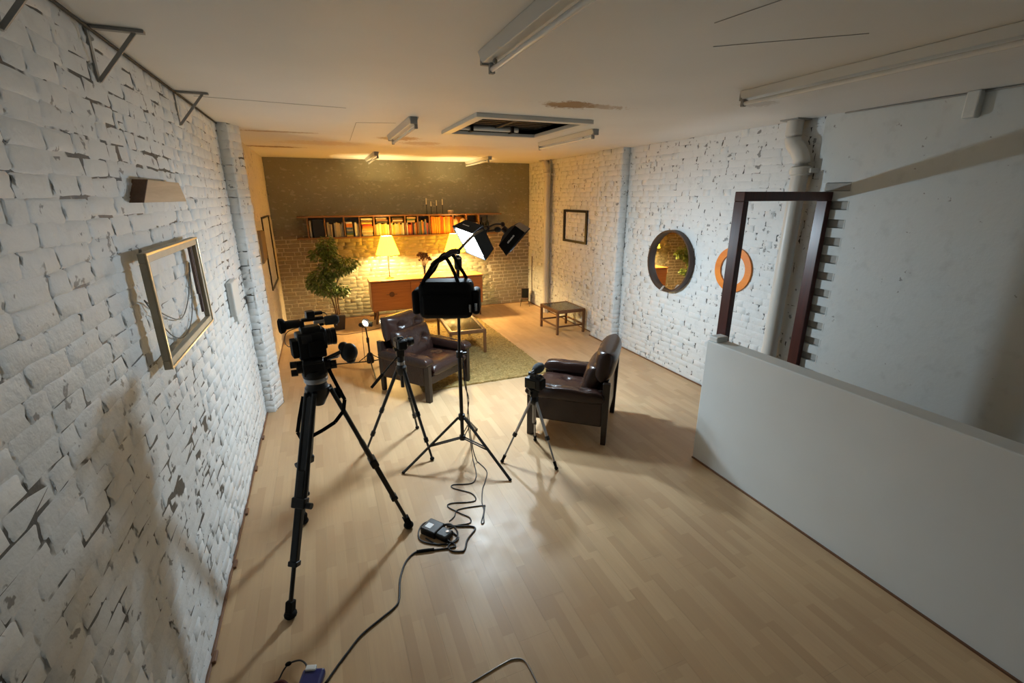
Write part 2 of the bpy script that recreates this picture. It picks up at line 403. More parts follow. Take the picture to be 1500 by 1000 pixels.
# left wall (near part, pier, far part)
wl = MB(); wl.box((LX-.3, -2.6, 0), (LX-J, 9.75, CZ)); wl.prism([(LX-.2, 5.37+J), (-.70-J, 5.37+J), (-.62-J, 5.62), (LX-.2, 5.62)], 0, CZ)
wl = struct(wl.build('wall_left', 'joint_white'))
lay_bricks(wl, [((LX, 5.37, 0), (0, -1, 0), (0, 0, 1), (1, 0, 0), 4.75, CZ, None),
                ((LX, 5.37, 0), (1, 0, 0), (0, 0, 1), (0, -1, 0), .088, CZ, None),
                ((-.62, 5.62, 0), (-.3048, -.9524, 0), (0, 0, 1), (.9524, -.3048, 0), .2625, CZ, None)], M['brick_white'], 296, rb, ragged=1.0, rough=.5, slit=.30, depth=.008)
fw_ = MB()
lay_bricks(wl, [((LX, YB, 0), (0, -1, 0), (0, 0, 1), (1, 0, 0), YB-5.64, CZ, None)], M['brick_cream'], 0, rb, rough=.2, flat=True)
# back wall
wb = struct(MB().box((-1.1, YB+.0045, 0), (4.7, YB+.3, CZ)).build('wall_back', 'joint_taupe'))
lay_bricks(wb, [((LX, YB, 0), (1, 0, 0), (0, 0, 1), (0, -1, 0), RXF-LX, CZ, lambda u, v, l: v > 1.65 or .95 < u < 4.1)], M['brick_taupe'], 0, rb, depth=.007, gap=.012, rough=.25, wob=.3, flat=True)
lay_bricks(wb, [((LX, YB, 0), (1, 0, 0), (0, 0, 1), (0, -1, 0), RXF-LX, CZ, lambda u, v, l: not v > 1.65)], M['brick_taupe'], 0, rb, depth=.0048, gap=.007, rough=.08, slit=.3, flat=True, wob=.12)
lay_bricks(wb, [((LX, YB, 0), (1, 0, 0), (0, 0, 1), (0, -1, 0), RXF-LX, CZ, lambda u, v, l: not (v < 1.65 and .95 < u < 4.1))], M['brick_taupe'], 0, rb, depth=.0062, gap=.007, rough=.3, slit=.3, wob=.6)
# right wall: far part with its pier, then the plastered near part with the toothed edge
PX = 4.135
wr = MB(); wr.box((RXF+J, 2.98, 0), (RXF+.3, 9.75, CZ)); wr.box((PX+J, 5.96+J, 0), (RXF+.1, 6.60-J, CZ))
wr = struct(wr.build('wall_right', 'joint_white'))
lay_bricks(wr, [((RXF, 5.96, 0), (0, -1, 0), (0, 0, 1), (-1, 0, 0), 2.975, CZ, None),
                ((PX, 6.60, 0), (0, -1, 0), (0, 0, 1), (-1, 0, 0), .64, CZ, None),
                ((PX, 5.96, 0), (1, 0, 0), (0, 0, 1), (0, -1, 0), RXF-PX, CZ, None),
                ((RXF, YB, 0), (0, -1, 0), (0, 0, 1), (-1, 0, 0), YB-6.6, CZ, None)], M['brick_white'], 296, rb, rough=.35, gap=.007, slit=.6, depth=.0055, wob=.8)
# near right wall, cut with tooth pockets
zt = [(.02+.1545*k, .02+.1545*k+.074) for k in range(16)]
nr = MB(); nr.box((RX+.09, -2.6, 0), (RX+.4, 2.99, CZ)); nr.box((RX, -2.6, 0), (RX+.09, 2.72, CZ))
z = 0
pk = MB()
for k in range(16):
    a, b = zt[k]; pocket = rb.uniform(2.70, 2.735)
    nr.box((RX, 2.72, z), (RX+.09, 2.985+rb.uniform(-.01, .01), a)); z = b
nr.box((RX, 2.72, z), (RX+.09, 2.985, CZ)); nr.box((RX+.005, 2.985, 2.52), (RX+.09, 3.03, CZ)); nr.box((RX+.01, 3.03, 2.62), (RX+.09, 3.07, CZ))
nr = struct(nr.build('wall_right.001', 'plaster'))
for k in range(16):
    a, b = zt[k]
    MB().box((RX+.028, 2.72+rb.uniform(-.01, .004), a+.002), (RX+.092, 2.98, b-.002)).build('brick', 'pocket', nr, bevel=.008)
    MB().box((RX-.002, 2.72-.004, a-rb.uniform(.003, .01)), (RX+.03, 2.72+.012, b+.004)).build('mortar_edge', 'plaster', nr, bevel=.006)
# wall behind the camera, half-height partition
struct(MB().box((-1.1, -2.9, 0), (4.7, -2.6, CZ)).build('wall_front', 'plaster'))
pt = struct(MB().box((2.95, -2.6, 0), (3.10, 2.85, 1.13)).build('wall_partition', 'partition', bevel=.008))
MB().box((2.965, 2.755, 1.128), (3.085, 2.845, 1.175)).build('end_cap', 'partition', pt, bevel=.008)
struct(MB().box((2.938, -2.6, 0), (2.95, 2.845, .012)).build('baseboard_partition', 'brown_trim'))
# ceiling with the duct opening
H0, H1, H2, H3 = 1.40, 2.36, 4.10, 5.14
ce = MB()
for lo, hi in (((-1.1, -2.9), (4.7, H2)), ((-1.1, H3), (4.7, 9.8)), ((-1.1, H2), (H0, H3)), ((H1, H2), (4.7, H3))): ce.box((*lo, CZ), (*hi, CZ+.04))
ce = struct(ce.build('ceiling', 'ceiling'))
for pts in ([(1.81, 1.94), (2.30, 1.55)], [(1.58, 1.70), (1.72, .9)], [(.43, 4.95), (.78, 4.84)], [(.43, 4.95), (.47, 6.5)], [(-.7, 4.1), (.3, 4.2)]):
    MB().beam((*pts[0], CZ-.0005), (*pts[1], CZ-.0005), .005, .003).build('seam', 'grey_cap', ce)
# dark grime / cable along the ceiling edges
struct(MB().tube([(LX+.012, .7, CZ-.012), (LX+.02, 2.0, CZ-.016), (LX+.012, 3.2, CZ-.012), (LX+.014, 4.3, CZ-.012), (LX+.01, 5.36, CZ-.01)], .007, 6).build('trim_1', 'black_line', smooth=True))
struct(MB().tube([(RX-.004, 1.0, CZ-.006), (RX-.008, 1.9, CZ-.010), (RX-.003, 2.9, CZ-.006)], .007, 6).build('trim_2', 'grey_cap', smooth=True))
struct(MB().box((RX-.055, 1.98, 2.80), (RX+.01, 2.06, CZ)).build('trim_3', 'plaster', bevel=.01))
# skirting trims with their clips
for nm, lo, hi in (('baseboard_left', (LX, .5, 0), (LX+.016, 5.37, .014)), ('baseboard_left.001', (LX, 5.64, 0), (LX+.016, YB, .014)), ('baseboard_right', (RXF-.016, 2.98, 0), (RXF, 5.96, .016)), ('baseboard_right.001', (RXF-.016, 6.6, 0), (RXF, YB, .016)), ('baseboard_right.002', (PX-.016, 5.945, 0), (PX, 6.61, .016)), ('baseboard_back', (LX, YB-.014, 0), (RXF, YB, .014))):
    b_ = struct(MB().box(lo, hi).build(nm, 'brown_trim', bevel=.004))
    if nm == 'baseboard_left':
        for y in (4.75, 4.15, 3.52, 2.95, 2.26): MB().box((LX+.012, y-.035, 0), (LX+.032, y+.035, .02)).build('clip', 'brown_trim', b_, bevel=.004)

# ================================================================== CEILING FITTINGS
hatch = thing('ceiling_vent', 'white framed square vent with black slats set in the ceiling beside the brown stain', 'vent', ((H0+H1)/2, (H2+H3)/2, CZ))
hx, hy = (H1-H0)/2, (H3-H2)/2
f = MB(); t_ = .085
for lo, hi in (((-hx-t_, -hy-t_), (hx+t_, -hy)), ((-hx-t_, hy), (hx+t_, hy+t_)), ((-hx-t_, -hy), (-hx, hy)), ((hx, -hy), (hx+t_, hy))):
    MB().box((*lo, -.035), (*hi, .0)).build('frame', 'white_enamel', hatch, bevel=.004)
d = MB(); 
for lo, hi in (((-hx-.02, -hy-.02, 0), (-hx, hy+.02, .34)), ((hx, -hy-.02, 0), (hx+.02, hy+.02, .34)), ((-hx, -hy-.02, 0), (hx, -hy, .34)), ((-hx, hy, 0), (hx, hy+.02, .34)), ((-hx-.02, -hy-.02, .34), (hx+.02, hy+.02, .36))): d.box(lo, hi)
d.build('duct', 'black_void', hatch)
for k in range(9):
    y = -hy+.09+k*(2*hy-.16)/8
    MB().beam((-hx, y, .055), (hx, y, .055), .045, .008).build('slat', 'slat', hatch)
MB().box((-.02, -hy, .03), (.02, hy, .05)).build('cross_bar', 'slat', hatch)
MB().cyl((-hx+.02, hy-.05, .028), (hx-.22, hy-.05, .028), .026).build('tube', 'white_enamel', hatch, smooth='auto')
for x in (-hx+.2, hx-.3): MB().box((x-.015, hy-.10, -.01), (x+.015, hy-.0, .06)).build('clip', 'black_metal', hatch)

def batten(label, x, y0, y1, side):
    t = thing('ceiling_light', label, 'ceiling light', (x, (y0+y1)/2, CZ), 0, 'fluorescent battens'); h = (y1-y0)/2
    MB().hexa([(-.045, -h, -.001), (.045, -h, -.001), (.045, h, -.001), (-.045, h, -.001)][::-1], [(-.026, -h, -.05), (.026, -h, -.05), (.026, h, -.05), (-.026, h, -.05)][::-1]).build('spine', 'white_enamel', t, bevel=.003)
    MB().cyl((side*.02, -h+.03, -.078), (side*.02, h-.03, -.078), .013).build('tube', 'tube', t, smooth='auto')
    for s in (-1, 1):
        MB().box((-.03, s*h-.012, -.058), (.03, s*h+.012, 0)).build('end_cap', 'grey_cap', t, bevel=.003)
        MB().box((side*.02-.014, s*(h-.02)-.014, -.096), (side*.02+.014, s*(h-.02)+.014, -.05)).build('holder', 'grey_cap', t, bevel=.004)
    MB().ball((0, -h+.25 if side < 0 else h-.12, -.064), .012).build('screw', 'grey_cap', t, smooth=True)
batten('white fluorescent batten cut off by the top edge, above the tall tripods', .85, .95, 2.42, 1)
batten('white fluorescent batten beside the vent, second along the tripod side row', .87, 4.42, 5.82, 1)
batten('short looking white fluorescent batten above the bookshelf, nearest the plant', .94, 7.87, 9.27, 1)
batten('long white fluorescent batten above the dark red door frame', 2.76, .95, 2.62, -1)
batten('white fluorescent batten right behind the vent, above the round mirror side', 2.78, 4.52, 5.85, -1)
batten('white fluorescent batten above the candlesticks, touching the taupe wall', 2.86, 8.05, 9.42, -1)

def bracket(label, y):
    t = thing('wall_bracket', label, 'bracket', (LX, y, CZ), 0, 'ceiling brackets')
    MB().box((0, -.014, -.014), (.20, .014, -.002)).build('top_bar', 'grey_cap', t)
    MB().beam((.165, 0, -.012), (.008, 0, -.205), .015, .008, (0, 1, 0)).build('strut', 'grey_cap', t)
    MB().box((0, -.012, -.21), (.008, .012, -.012)).build('wall_bar', 'grey_cap', t)
bracket('triangular metal bracket under the ceiling above the wooden block', 2.65)
bracket('triangular metal bracket under the ceiling next to the brick pier', 3.95)
bracket('triangular metal bracket cut off by the corner of the picture', 1.97)

# ================================================================== THINGS ON THE LEFT WALL
t = thing('wooden_block', 'trapezoid pale wooden block with dark end fixed on white brick above gold frame', 'block', (LX, 3.08, 2.28))
MB().hexa([(0, -.40, 0), (.055, -.40, 0), (.055, .39, 0), (0, .39, 0)], [(0, -.29, .105), (.055, -.27, .105), (.055, .29, .105), (0, .31, .105)]).build('front_board', 'pale_wood', t, bevel=.004)
MB().hexa([(0, -.408, 0), (.056, -.408, 0), (.056, -.40, 0), (0, -.40, 0)], [(0, -.298, .105), (.056, -.278, .105), (.056, -.27, .105), (0, -.29, .105)]).build('end_face', 'dark_end', t)  # end face coloured darker than the front board
g = thing('gold_picture_frame', 'empty gold picture frame with wires hanging inside, on the white brick wall', 'picture frame', (-.72, 2.965, 1.80))
a, b, c_ = .485, .27, .045
for nm, lo, hi in (('rail', (-.03, -a, b-c_), (0, a, b)), ('rail', (-.03, -a, -b), (0, a, -b+c_)), ('rail', (-.03, -a, -b+c_), (0, -a+c_, b-c_)), ('rail', (-.03, a-c_, -b+c_), (0, a, b-c_))):
    q = MB().box(lo, hi).build('rail', 'gold_side', g, bevel=.004)
for lo, hi in (((0, -a, b-.012), (.006, a, b)), ((0, -a, -b), (.006, a, -b+.012)), ((0, -a, -b+.012), (.006, -a+.012, b-.012)), ((0, a-.012, -b+.012), (.006, a, b-.012))):
    MB().box(lo, hi).build('gilt_edge', 'gold', g, bevel=.002)
MB().box((-.035, a-.075, -b+.08), (-.02, a-.06, b-c_)).build('inner_strip', 'rail_brown', g); MB().box((-.035, a-.10, -b+.2), (-.02, a-.09, b-c_)).build('inner_strip', 'rail_brown', g)  # two brown strips inside the frame by its far rail
for dz in (0, .10): MB().tube([(-.05, -a+.03, .06), (-.052, -.2, -.07-dz), (-.052, .05, -.14-dz), (-.052, .28, -.05-dz), (-.05, a-.06, .12)], .003, 5).build('hanging_wire', 'wire', g, smooth=True)
for s in (-.3, .3): MB().box((-.055, s-.02, b-.03), (-.02, s+.02, b-.01)).build('hook', 'black_metal', g)
t = thing('wall_box', 'small white electrical box on white brick beside the pier', 'electrical box', (LX, 4.56, 1.33))
MB().box((0, -.14, 0), (.05, .14, .29)).build('cover', 'white_enamel', t, bevel=.012)
MB().box((0, -.02, -.07), (.03, .06, 0)).build('socket', 'white_enamel', t, bevel=.004); MB().cyl((.012, .10, -.12), (.012, .10, 0), .008).build('cable', 'white_enamel', t)
t = thing('tall_picture_frame', 'tall thin black picture frame on the cream wall behind the pier', 'picture frame', (LX, 8.42, 1.48))
for lo, hi in (((0, -.56, .52), (.02, .56, .545)), ((0, -.56, -.545), (.02, .56, -.52)), ((0, -.56, -.52), (.02, -.53, .52)), ((0, .53, -.52), (.02, .56, .52))): MB().box(lo, hi).build('rail', 'black_frame', t)
tag(MB().hexa([(0, -.30, 0), (.03, -.28, 0), (.03, .18, .02), (0, .22, .02)], [(0, -.33, .45), (.035, -.30, .44), (.035, .26, .40), (0, .30, .42)]).build('wooden_plaque', 'weathered', bevel=.008, loc=(LX, 7.5, 1.43)), 'weathered brown wooden plaque on the cream wall beside the tall black frame', 'plaque')

# ================================================================== THINGS ON THE RIGHT WALL
t = thing('square_picture_frame', 'square black picture frame showing bare white brick above the glass side table', 'picture frame', (RXF, 7.46, 1.79))
for lo, hi in (((-.03, -.42, .245), (0, .42, .285)), ((-.03, -.42, -.285), (0, .42, -.245)), ((-.03, -.42, -.245), (0, -.37, .245)), ((-.03, .37, -.245), (0, .42, .245))): MB().box(lo, hi).build('rail', 'black_frame', t)
ring = axes((0, 1, 0), (0, 0, 1), (-1, 0, 0))
def annulus(r0, r1, z0, z1, n=48):
    m = MB(); vs = []
    for k in range(n):
        c, s = math.cos(2*PI*k/n), math.sin(2*PI*k/n); vs += [(r0*c, r0*s, z0), (r1*c, r1*s, z0), (r1*c, r1*s, z1), (r0*c, r0*s, z1)]
    fs = []
    for k in range(n):
        a, b = 4*k, 4*((k+1) % n)
        for i in range(4): fs.append((a+i, a+(i+1) % 4, b+(i+1) % 4, b+i))
    return m.add(vs, fs, ring)
t = thing('round_mirror', 'round mirror with a deep dark wooden rim on the white brick wall', 'mirror', (RXF-.012, 4.87, 1.485)); t.rotation_euler = (0, math.radians(1.2), math.radians(.6))
annulus(.38, .40, 0, .075).build('rim', 'rim', t, smooth='auto')
MB().add([(.381*math.cos(2*PI*k/48), .381*math.sin(2*PI*k/48), .018) for k in range(48)], [tuple(range(48))], ring).build('mirror_glass', 'mirror', t)
MB().add([(.376*math.cos(2*PI*k/48), .376*math.sin(2*PI*k/48), .004) for k in range(48)], [tuple(range(48))], ring).build('back_board', 'dark_wood', t)
MB().beam((-.14, -.06, -.31), (-.14, .0, -.385), .03, .006).build('label_card', 'white_print', t)
o = tag(annulus(.172, .252, 0, .02).build('orange_ring', 'orange_wood', smooth='auto', loc=(RXF-.002, 3.87, 1.51)), 'flat orange wooden ring hung on white brick, seen through the dark red frame', 'ring')
df = thing('door_frame', 'dark red mahogany door frame standing behind the end of the white partition', 'door frame', (3.69, 2.92, 0))
MB().box((-.52, -.05, 0), (-.465, .05, 2.26)).build('post', 'mahogany', df, bevel=.005); MB().box((.46, -.05, 0), (.519, .05, 2.26)).build('post', 'mahogany', df, bevel=.005)
MB().box((-.52, -.05, 2.26), (.519, .05, 2.335)).build('header', 'mahogany', df, bevel=.005)
def pipe(label, x, y, r, ztop, dy, name='soil_pipe'):
    t = thing(name, label, 'pipe', (x, y, 0))
    MB().cyl((0, 0, 0), (0, 0, ztop), r, n=20).build('shaft', 'pipe', t, smooth='auto')
    MB().tube([(0, 0, ztop-.02), (0, 0, ztop+.05), (0, dy*.35, ztop+.14), (0, dy*.9, ztop+.22), (0, dy, ztop+.30), (0, dy, CZ)], r*1.0, 16, 5).build('bend', 'pipe', t, smooth=True)
    for z in (ztop-.03, .62): MB().lathe([(r*1.02, z-.04), (r*1.22, z-.03), (r*1.25, z+.03), (r*1.02, z+.04)], 20).build('collar', 'pipe', t, smooth='auto')
    MB().box((-.01, -r*1.6, ztop-.05), (.10, r*1.6, ztop-.01)).build('wall_clamp', 'pipe', t, bevel=.004)
    MB().box((-r*1.3, dy-r*1.3, CZ-.012), (r*1.3, dy+r*1.3, CZ)).build('ceiling_plate', 'grey_cap', t)
    return t
pipe('thick white soil pipe with an offset bend, seen through the dark red door frame', 4.165, 3.19, .07, 2.55, .13)
pipe('white painted pipe in the far corner behind the glass side table', 4.175, 8.45, .06, 2.74, .17)
MB().cyl((0, -.11, 0), (0, -.11, CZ), .016).build('side_pipe', 'grey_cap', bpy.data.objects['soil_pipe.001'], smooth='auto')
t = thing('wall_switch', 'slim white switch with a brown cable on the wall above the speaker', 'switch', (RXF, 9.30, 1.06))
MB().box((-.03, -.03, 0), (0, .03, .13)).build('plate', 'white_enamel', t, bevel=.004); MB().tube([(-.012, 0, 0), (-.012, .01, -.4), (-.012, -.005, -.8), (-.03, 0, -1.03)], .008, 6).build('cable', 'brown_cable', t, smooth=True)

# ================================================================== FURNITURE
def cushion(w, d, h, buttons=(), n=26, dep=.35, p=6, star=True):
    """pillow in its own box, top +z; buttons as dimples with radiating creases"""
    m = MB(); vs, fs = [], []
    for sgn in (1, -1):
        for j in range(n+1):
            for i in range(n+1):
                u, v = -1+2*i/n, -1+2*j/n
                u, v = math.sin(u*PI/2), math.sin(v*PI/2)
                e = (max(0, 1-abs(u)**p))**.42*(max(0, 1-abs(v)**p))**.42
                z = h/2*e*(1.0 if sgn > 0 else .85); x, y = u*w/2, v*d/2
                if sgn > 0:
                    for bx, by in buttons:
                        dx, dy = x-bx, y-by; r = math.hypot(dx, dy); th = math.atan2(dy, dx)
                        z -= h*dep*math.exp(-(r/.042)**2)*e
                        if star: z -= h*.13*abs(math.cos(2.5*th+bx*9))**10*math.exp(-r/.09)*e
                    z += h*.02*noise.noise((x*14, y*14, w*7))*e
                vs.append((x, y, z*sgn))
    k = (n+1)**2
    for sgn in (0, 1):
        for j in range(n):
            for i in range(n):
                a = sgn*k+j*(n+1)+i; q = (a, a+1, a+n+2, a+n+1); fs.append(q if not sgn else q[::-1])
    return m.add(vs, fs)
def armchair(label, x, y, fx, fy):
    t = thing('leather_armchair', label, 'armchair', (x, y, 0), math.atan2(-fx, fy), 'brown leather armchairs')
    for sx in (-1, 1):
        MB().box((sx*.37-.028, .325, 0), (sx*.37+.028, .395, .455)).build('leg', 'dark_wood', t, bevel=.006)
        MB().hexa([(sx*.37-.024, -.395, 0), (sx*.37+.024, -.395, 0), (sx*.37+.024, -.345, 0), (sx*.37-.024, -.345, 0)], [(sx*.37-.028, -.41, .64), (sx*.37+.028, -.41, .64), (sx*.37+.028, -.34, .64), (sx*.37-.028, -.34, .64)]).build('leg', 'dark_wood', t, bevel=.006)
        MB().box((sx*.37-.03, -.345, .19), (sx*.37+.03, .325, .47)).build('side_panel', 'leather', t, bevel=.014, seg=3, smooth='auto')
        o = cushion(.13, .77, .14, [(0, -.18), (0, .12)] , 22, .18, 8).build('armrest', 'leather', t, smooth=True); o.location = (sx*.37, .02, .485)
    MB().box((-.34, .33, .20), (.34, .36, .30)).build('front_rail', 'leather', t, bevel=.006)
    MB().box((-.34, -.38, .22), (.34, -.35, .62)).build('back_panel', 'leather', t, bevel=.006)
    MB().box((-.34, -.35, .22), (.34, .33, .26)).build('seat_frame', 'dark_wood', t)
    o = cushion(.62, .64, .20, [(-.14, .02), (.14, .02)], 30, .22, 7).build('seat_cushion', 'leather', t, smooth=True); o.location = (0, .09, .345); o.rotation_euler = (.06, 0, 0)
    o = cushion(.62, .42, .22, [(-.14, -.02), (.14, -.02)], 30, .26, 5).build('back_cushion', 'leather', t, smooth=True); o.location = (0, -.21, .55); o.rotation_euler = (math.radians(-74), 0, 0)
    o = cushion(.68, .30, .23, [(-.15, 0), (.15, 0)], 30, .24, 4.5).build('headrest', 'leather', t, smooth=True); o.location = (0, -.335, .775); o.rotation_euler = (math.radians(-80), 0, 0)
    return t
armchair('dark brown tufted leather armchair between the small LED stand and the coffee table', 1.04, 5.47, .6, -.8)
armchair('dark brown leather armchair seen from its side behind the small silver tripod', 2.27, 3.88, -.76, .65)

rug = tag(MB().box((.95, 5.27, 0), (2.70, 8.62, .022)).build('shag_rug', 'rug'), 'olive green shag rug under the coffee table on pale floor boards', 'rug')
rm = rug.modifiers.new('sub', 'SUBSURF'); rm.subdivision_type = 'SIMPLE'; rm.levels = rm.render_levels = 7
tx = bpy.data.textures.new('pile', 'CLOUDS'); tx.noise_scale = .05; dm = rug.modifiers.new('pile', 'DISPLACE'); dm.texture = tx; dm.strength = .03; dm.mid_level = .5

def glass_table(name, label, x, y, w, l, h, rz, stretch):
    t = thing(name, label, 'table', (x, y, .026 if not stretch else 0), rz); a, b, s = w/2, l/2, .04
    for sx in (-1, 1):
        for sy in (-1, 1): MB().box((sx*(a-s/2)-s/2, sy*(b-s/2)-s/2, 0), (sx*(a-s/2)+s/2, sy*(b-s/2)+s/2, h-.03)).build('leg', 'teak_leg', t, bevel=.004)
    for lo, hi in (((-a, -b, h-.055), (a, -b+.045, h)), ((-a, b-.045, h-.055), (a, b, h)), ((-a, -b+.045, h-.055), (-a+.045, b-.045, h)), ((a-.045, -b+.045, h-.055), (a, b-.045, h))):
        MB().box(lo, hi).build('top_rail', 'teak_leg', t, bevel=.004)
    MB().box((-a+.04, -b+.04, h-.014), (a-.04, b-.04, h-.004)).build('glass_top', 'glass_top', t)
    if stretch:
        for sx in (-1, 1):
            MB().beam((sx*(a-.02), -b+.03, .14), (sx*(a-.02), b-.03, .14), .018, .028).build('stretcher', 'teak_leg', t)
            MB().beam((-a+.03, sx*(b-.02), .14), (a-.03, sx*(b-.02), .14), .018, .028).build('stretcher', 'teak_leg', t)
    else:
        for k in (-1, 1): MB().beam((-a+.03, k*l*.18, h-.05), (a-.03, k*l*.18, h-.05), .03, .03).build('cross_rail', 'teak_leg', t)
    return t
glass_table('coffee_table', 'long teak coffee table with glass top standing on the olive rug', 1.92, 6.98, .56, 1.20, .37, math.radians(-4), False)
glass_table('side_table', 'square teak side table with glass top and stretchers by the white pier', 3.88, 7.16, .56, .66, .43, math.radians(1), True)

sb = thing('sideboard', 'long orange teak sideboard on legs under the wall bookshelf', 'sideboard', (1.83, 8.98, 0))
W, Dp = 1.10, .23
MB().box((-W, -Dp, .80), (W, Dp, .825)).build('top', 'teak', sb, bevel=.004)
MB().box((-W+.015, -Dp+.02, .25), (W-.015, Dp, .80)).build('carcass', 'teak', sb, bevel=.003)
for k in range(3):
    x0 = -W+.03+k*(2*W-.06)/3; x1 = x0+(2*W-.06)/3-.006
    dr = MB().box((x0, -Dp-.002, .275), (x1, -Dp+.018, .785)).build('door', 'teak', sb, bevel=.003)
    xc = (x0+x1)/2; MB().cyl((xc, -Dp-.006, .56), (xc, -Dp-.001, .56), .05).build('pull', 'teak_leg', dr, smooth='auto'); MB().box((xc-.1, -Dp-.012, .555), (xc+.1, -Dp-.002, .565)).build('pull', 'teak_leg', dr)
for sx in (-1, 1):
    for sy in (-1, 1): MB().cyl((sx*(W-.10), sy*(Dp-.05), .25), (sx*(W-.07), sy*(Dp-.03), 0), .03, .016).build('leg', 'teak_leg', sb, smooth='auto')
MB().box((-W+.1, -.012, .20), (W-.1, .012, .25)).build('stretcher', 'teak_leg', sb)

def table_lamp(label, x, y):
    t = thing('table_lamp', label, 'lamp', (x, y, .825), 0, 'table lamps')
    MB().lathe([(.085, 0), (.088, .01), (.05, .022), (.014, .03), (.009, .05)], 24).build('base', 'brass', t, smooth='auto')
    MB().cyl((0, 0, .04), (0, 0, .58), .008).build('stem', 'brass', t, smooth='auto')
    m = MB(); n = 80; vs = []
    for k in range(n):
        a = 2*PI*k/n; j = .003*(1 if k % 2 else -1)
        vs += [((.215+j)*math.cos(a), (.215+j)*math.sin(a), .45), ((.10+j)*math.cos(a), (.10+j)*math.sin(a), .79)]
    m.add(vs, [(2*k, 2*((k+1) % n), 2*((k+1) % n)+1, 2*k+1) for k in range(n)])
    m.build('shade', 'shade', t)
    MB().ball((0, 0, .54), .028).build('bulb', 'bulb', t, smooth=True)
    l = lamp('bulb_light', 'POINT', (x, y, .825+.54), P_LAMP, WARM, size=.045)
table_lamp('brass table lamp with a glowing yellow pleated shade beside the ficus', 1.13, 9.0)
table_lamp('second table lamp with yellow shade, half hidden behind the lit softbox', 2.44, 9.0)

vz = thing('glass_vase', 'clear glass vase on the sideboard between the two lamps', 'vase', (1.80, 8.98, .825))
MB().lathe([(.0, .0), (.042, .0), (.05, .03), (.05, .12), (.036, .19), (.04, .22), (.036, .22), (.031, .19), (.045, .12), (.045, .03), (.0, .012)], 24).build('body', 'glass', vz, smooth='auto')
fl_ = thing('dried_flowers', 'bunch of dried dark flowers standing in the clear vase', 'flowers', (1.80, 8.98, .845))
rf = random.Random(3); heads = MB(); stems = MB()
for k in range(34):
    a = rf.uniform(0, 2*PI); r = rf.uniform(.02, .15); h = .40-r*.55+rf.uniform(-.04, .06)
    p = (r*math.cos(a), r*math.sin(a)*.8, h); stems.tube([(r*.1*math.cos(a), r*.1*math.sin(a), .01), (p[0]*.3, p[1]*.3, .2), p], .0022, 4, 3)
    for q in range(3): heads.ball((p[0]+rf.uniform(-.02, .02), p[1]+rf.uniform(-.02, .02), p[2]+rf.uniform(-.02, .02)), rf.uniform(.012, .024), nu=6, nv=4)
stems.build('stems', 'bark', fl_, smooth=True, kind='stuff'); heads.build('flower_heads', 'dried', fl_, smooth=True, kind='stuff')

# ------------------------------------------------------------------ wall shelf and books
SY0, SY1, Z0, Z1 = 9.24, YB-.012, 1.60, 1.955
sh = thing('wall_shelf', 'long two board wall bookshelf over the sideboard', 'shelf', (0, 0, 0))
MB().box((-.36, SY0, Z1), (3.52, SY1, Z1+.028)).build('board', 'shelf_wood', sh, bevel=.002)
MB().box((-.40, SY0, Z0-.028), (3.44, SY1, Z0)).build('board', 'shelf_wood', sh, bevel=.002)
def SX(p): return -.21+(p-448)*(3.51/272)
for p in (449, 471.5, 497.5, 518.5, 538.5, 561.5, 583.5, 602.5, 620.5, 657.5, 679, 699.5): MB().box((SX(p)-.012, SY0+.03, Z0), (SX(p)+.012, SY1, Z1)).build('divider', 'shelf_wood', sh)
PALE = [('cream', (.62, .55, .42)), ('white', (.72, .70, .66)), ('beige', (.50, .40, .28)), ('grey', (.30, .29, .28)), ('brown', (.20, .11, .06)), ('black', (.02, .02, .022)), ('red', (.45, .06, .04)), ('orange', (.65, .22, .05)), ('blue', (.07, .12, .25)), ('green', (.09, .15, .08)), ('yellow', (.66, .46, .12))]
ORD = 'first second third fourth fifth sixth seventh eighth ninth tenth eleventh twelfth thirteenth fourteenth'.split()
BAYS = {}
def book(bay, kind, x, y, z, sx, sy, sz, col, tilt=0, row='', cat='book', nm='book'):
    cn, cv = col; k = BAYS.setdefault((bay, row), []); k.append(1)
    m = MB().box((-sx/2, 0, 0), (sx/2, sy, sz))
    o = m.build(nm, flat('book '+cn, cv), bevel=min(sx, sz)*.12, seg=1, loc=(x, y, z), rot=(0, tilt, 0))
    return tag(o, f'{cn} {kind}, {ORD[len(k)-1]} {row} in the {bay} of the shelf', cat, 'books on the wall shelf')
bk = random.Random(21)
def uprights(bay, p0, p1, n, hmin, hmax, z=Z0, pal=PALE, kind='book', row='standing'):
    x0, x1 = SX(p0)+.014, SX(p1)-.014; ws = [bk.uniform(.7, 1.3) for _ in range(n)]; s = (x1-x0)/sum(ws); x = x0
    for w_ in ws:
        bwid = w_*s; book(bay, kind, x+bwid/2, SY0+.04+bk.uniform(0, .02), z+.001, bwid*.94, .17, bk.uniform(hmin, hmax), pal[bk.randrange(len(pal))], row=row); x += bwid
def flats(bay, p0, p1, n, z0, z1, pal=PALE, kind='book', row='lying'):
    x0, x1 = SX(p0)+.016, SX(p1)-.016; h = (z1-z0)/n
    for k in range(n):
        wd = (x1-x0)*bk.uniform(.86, 1); book(bay, kind, (x0+x1)/2+bk.uniform(-1, 1)*((x1-x0)-wd)/2, SY0+.04, z0+.001+h*k, wd, .18, h*.94, pal[bk.randrange(len(pal))], row=row)
LIGHT = PALE[:3]+[PALE[10], PALE[1], PALE[0]]; DARK = [PALE[3], PALE[4], PALE[5], PALE[2], PALE[9], PALE[3]]
uprights('end bay by the ficus', 450, 454.5, 2, .29, .31, pal=PALE[:1]+PALE[2:3])
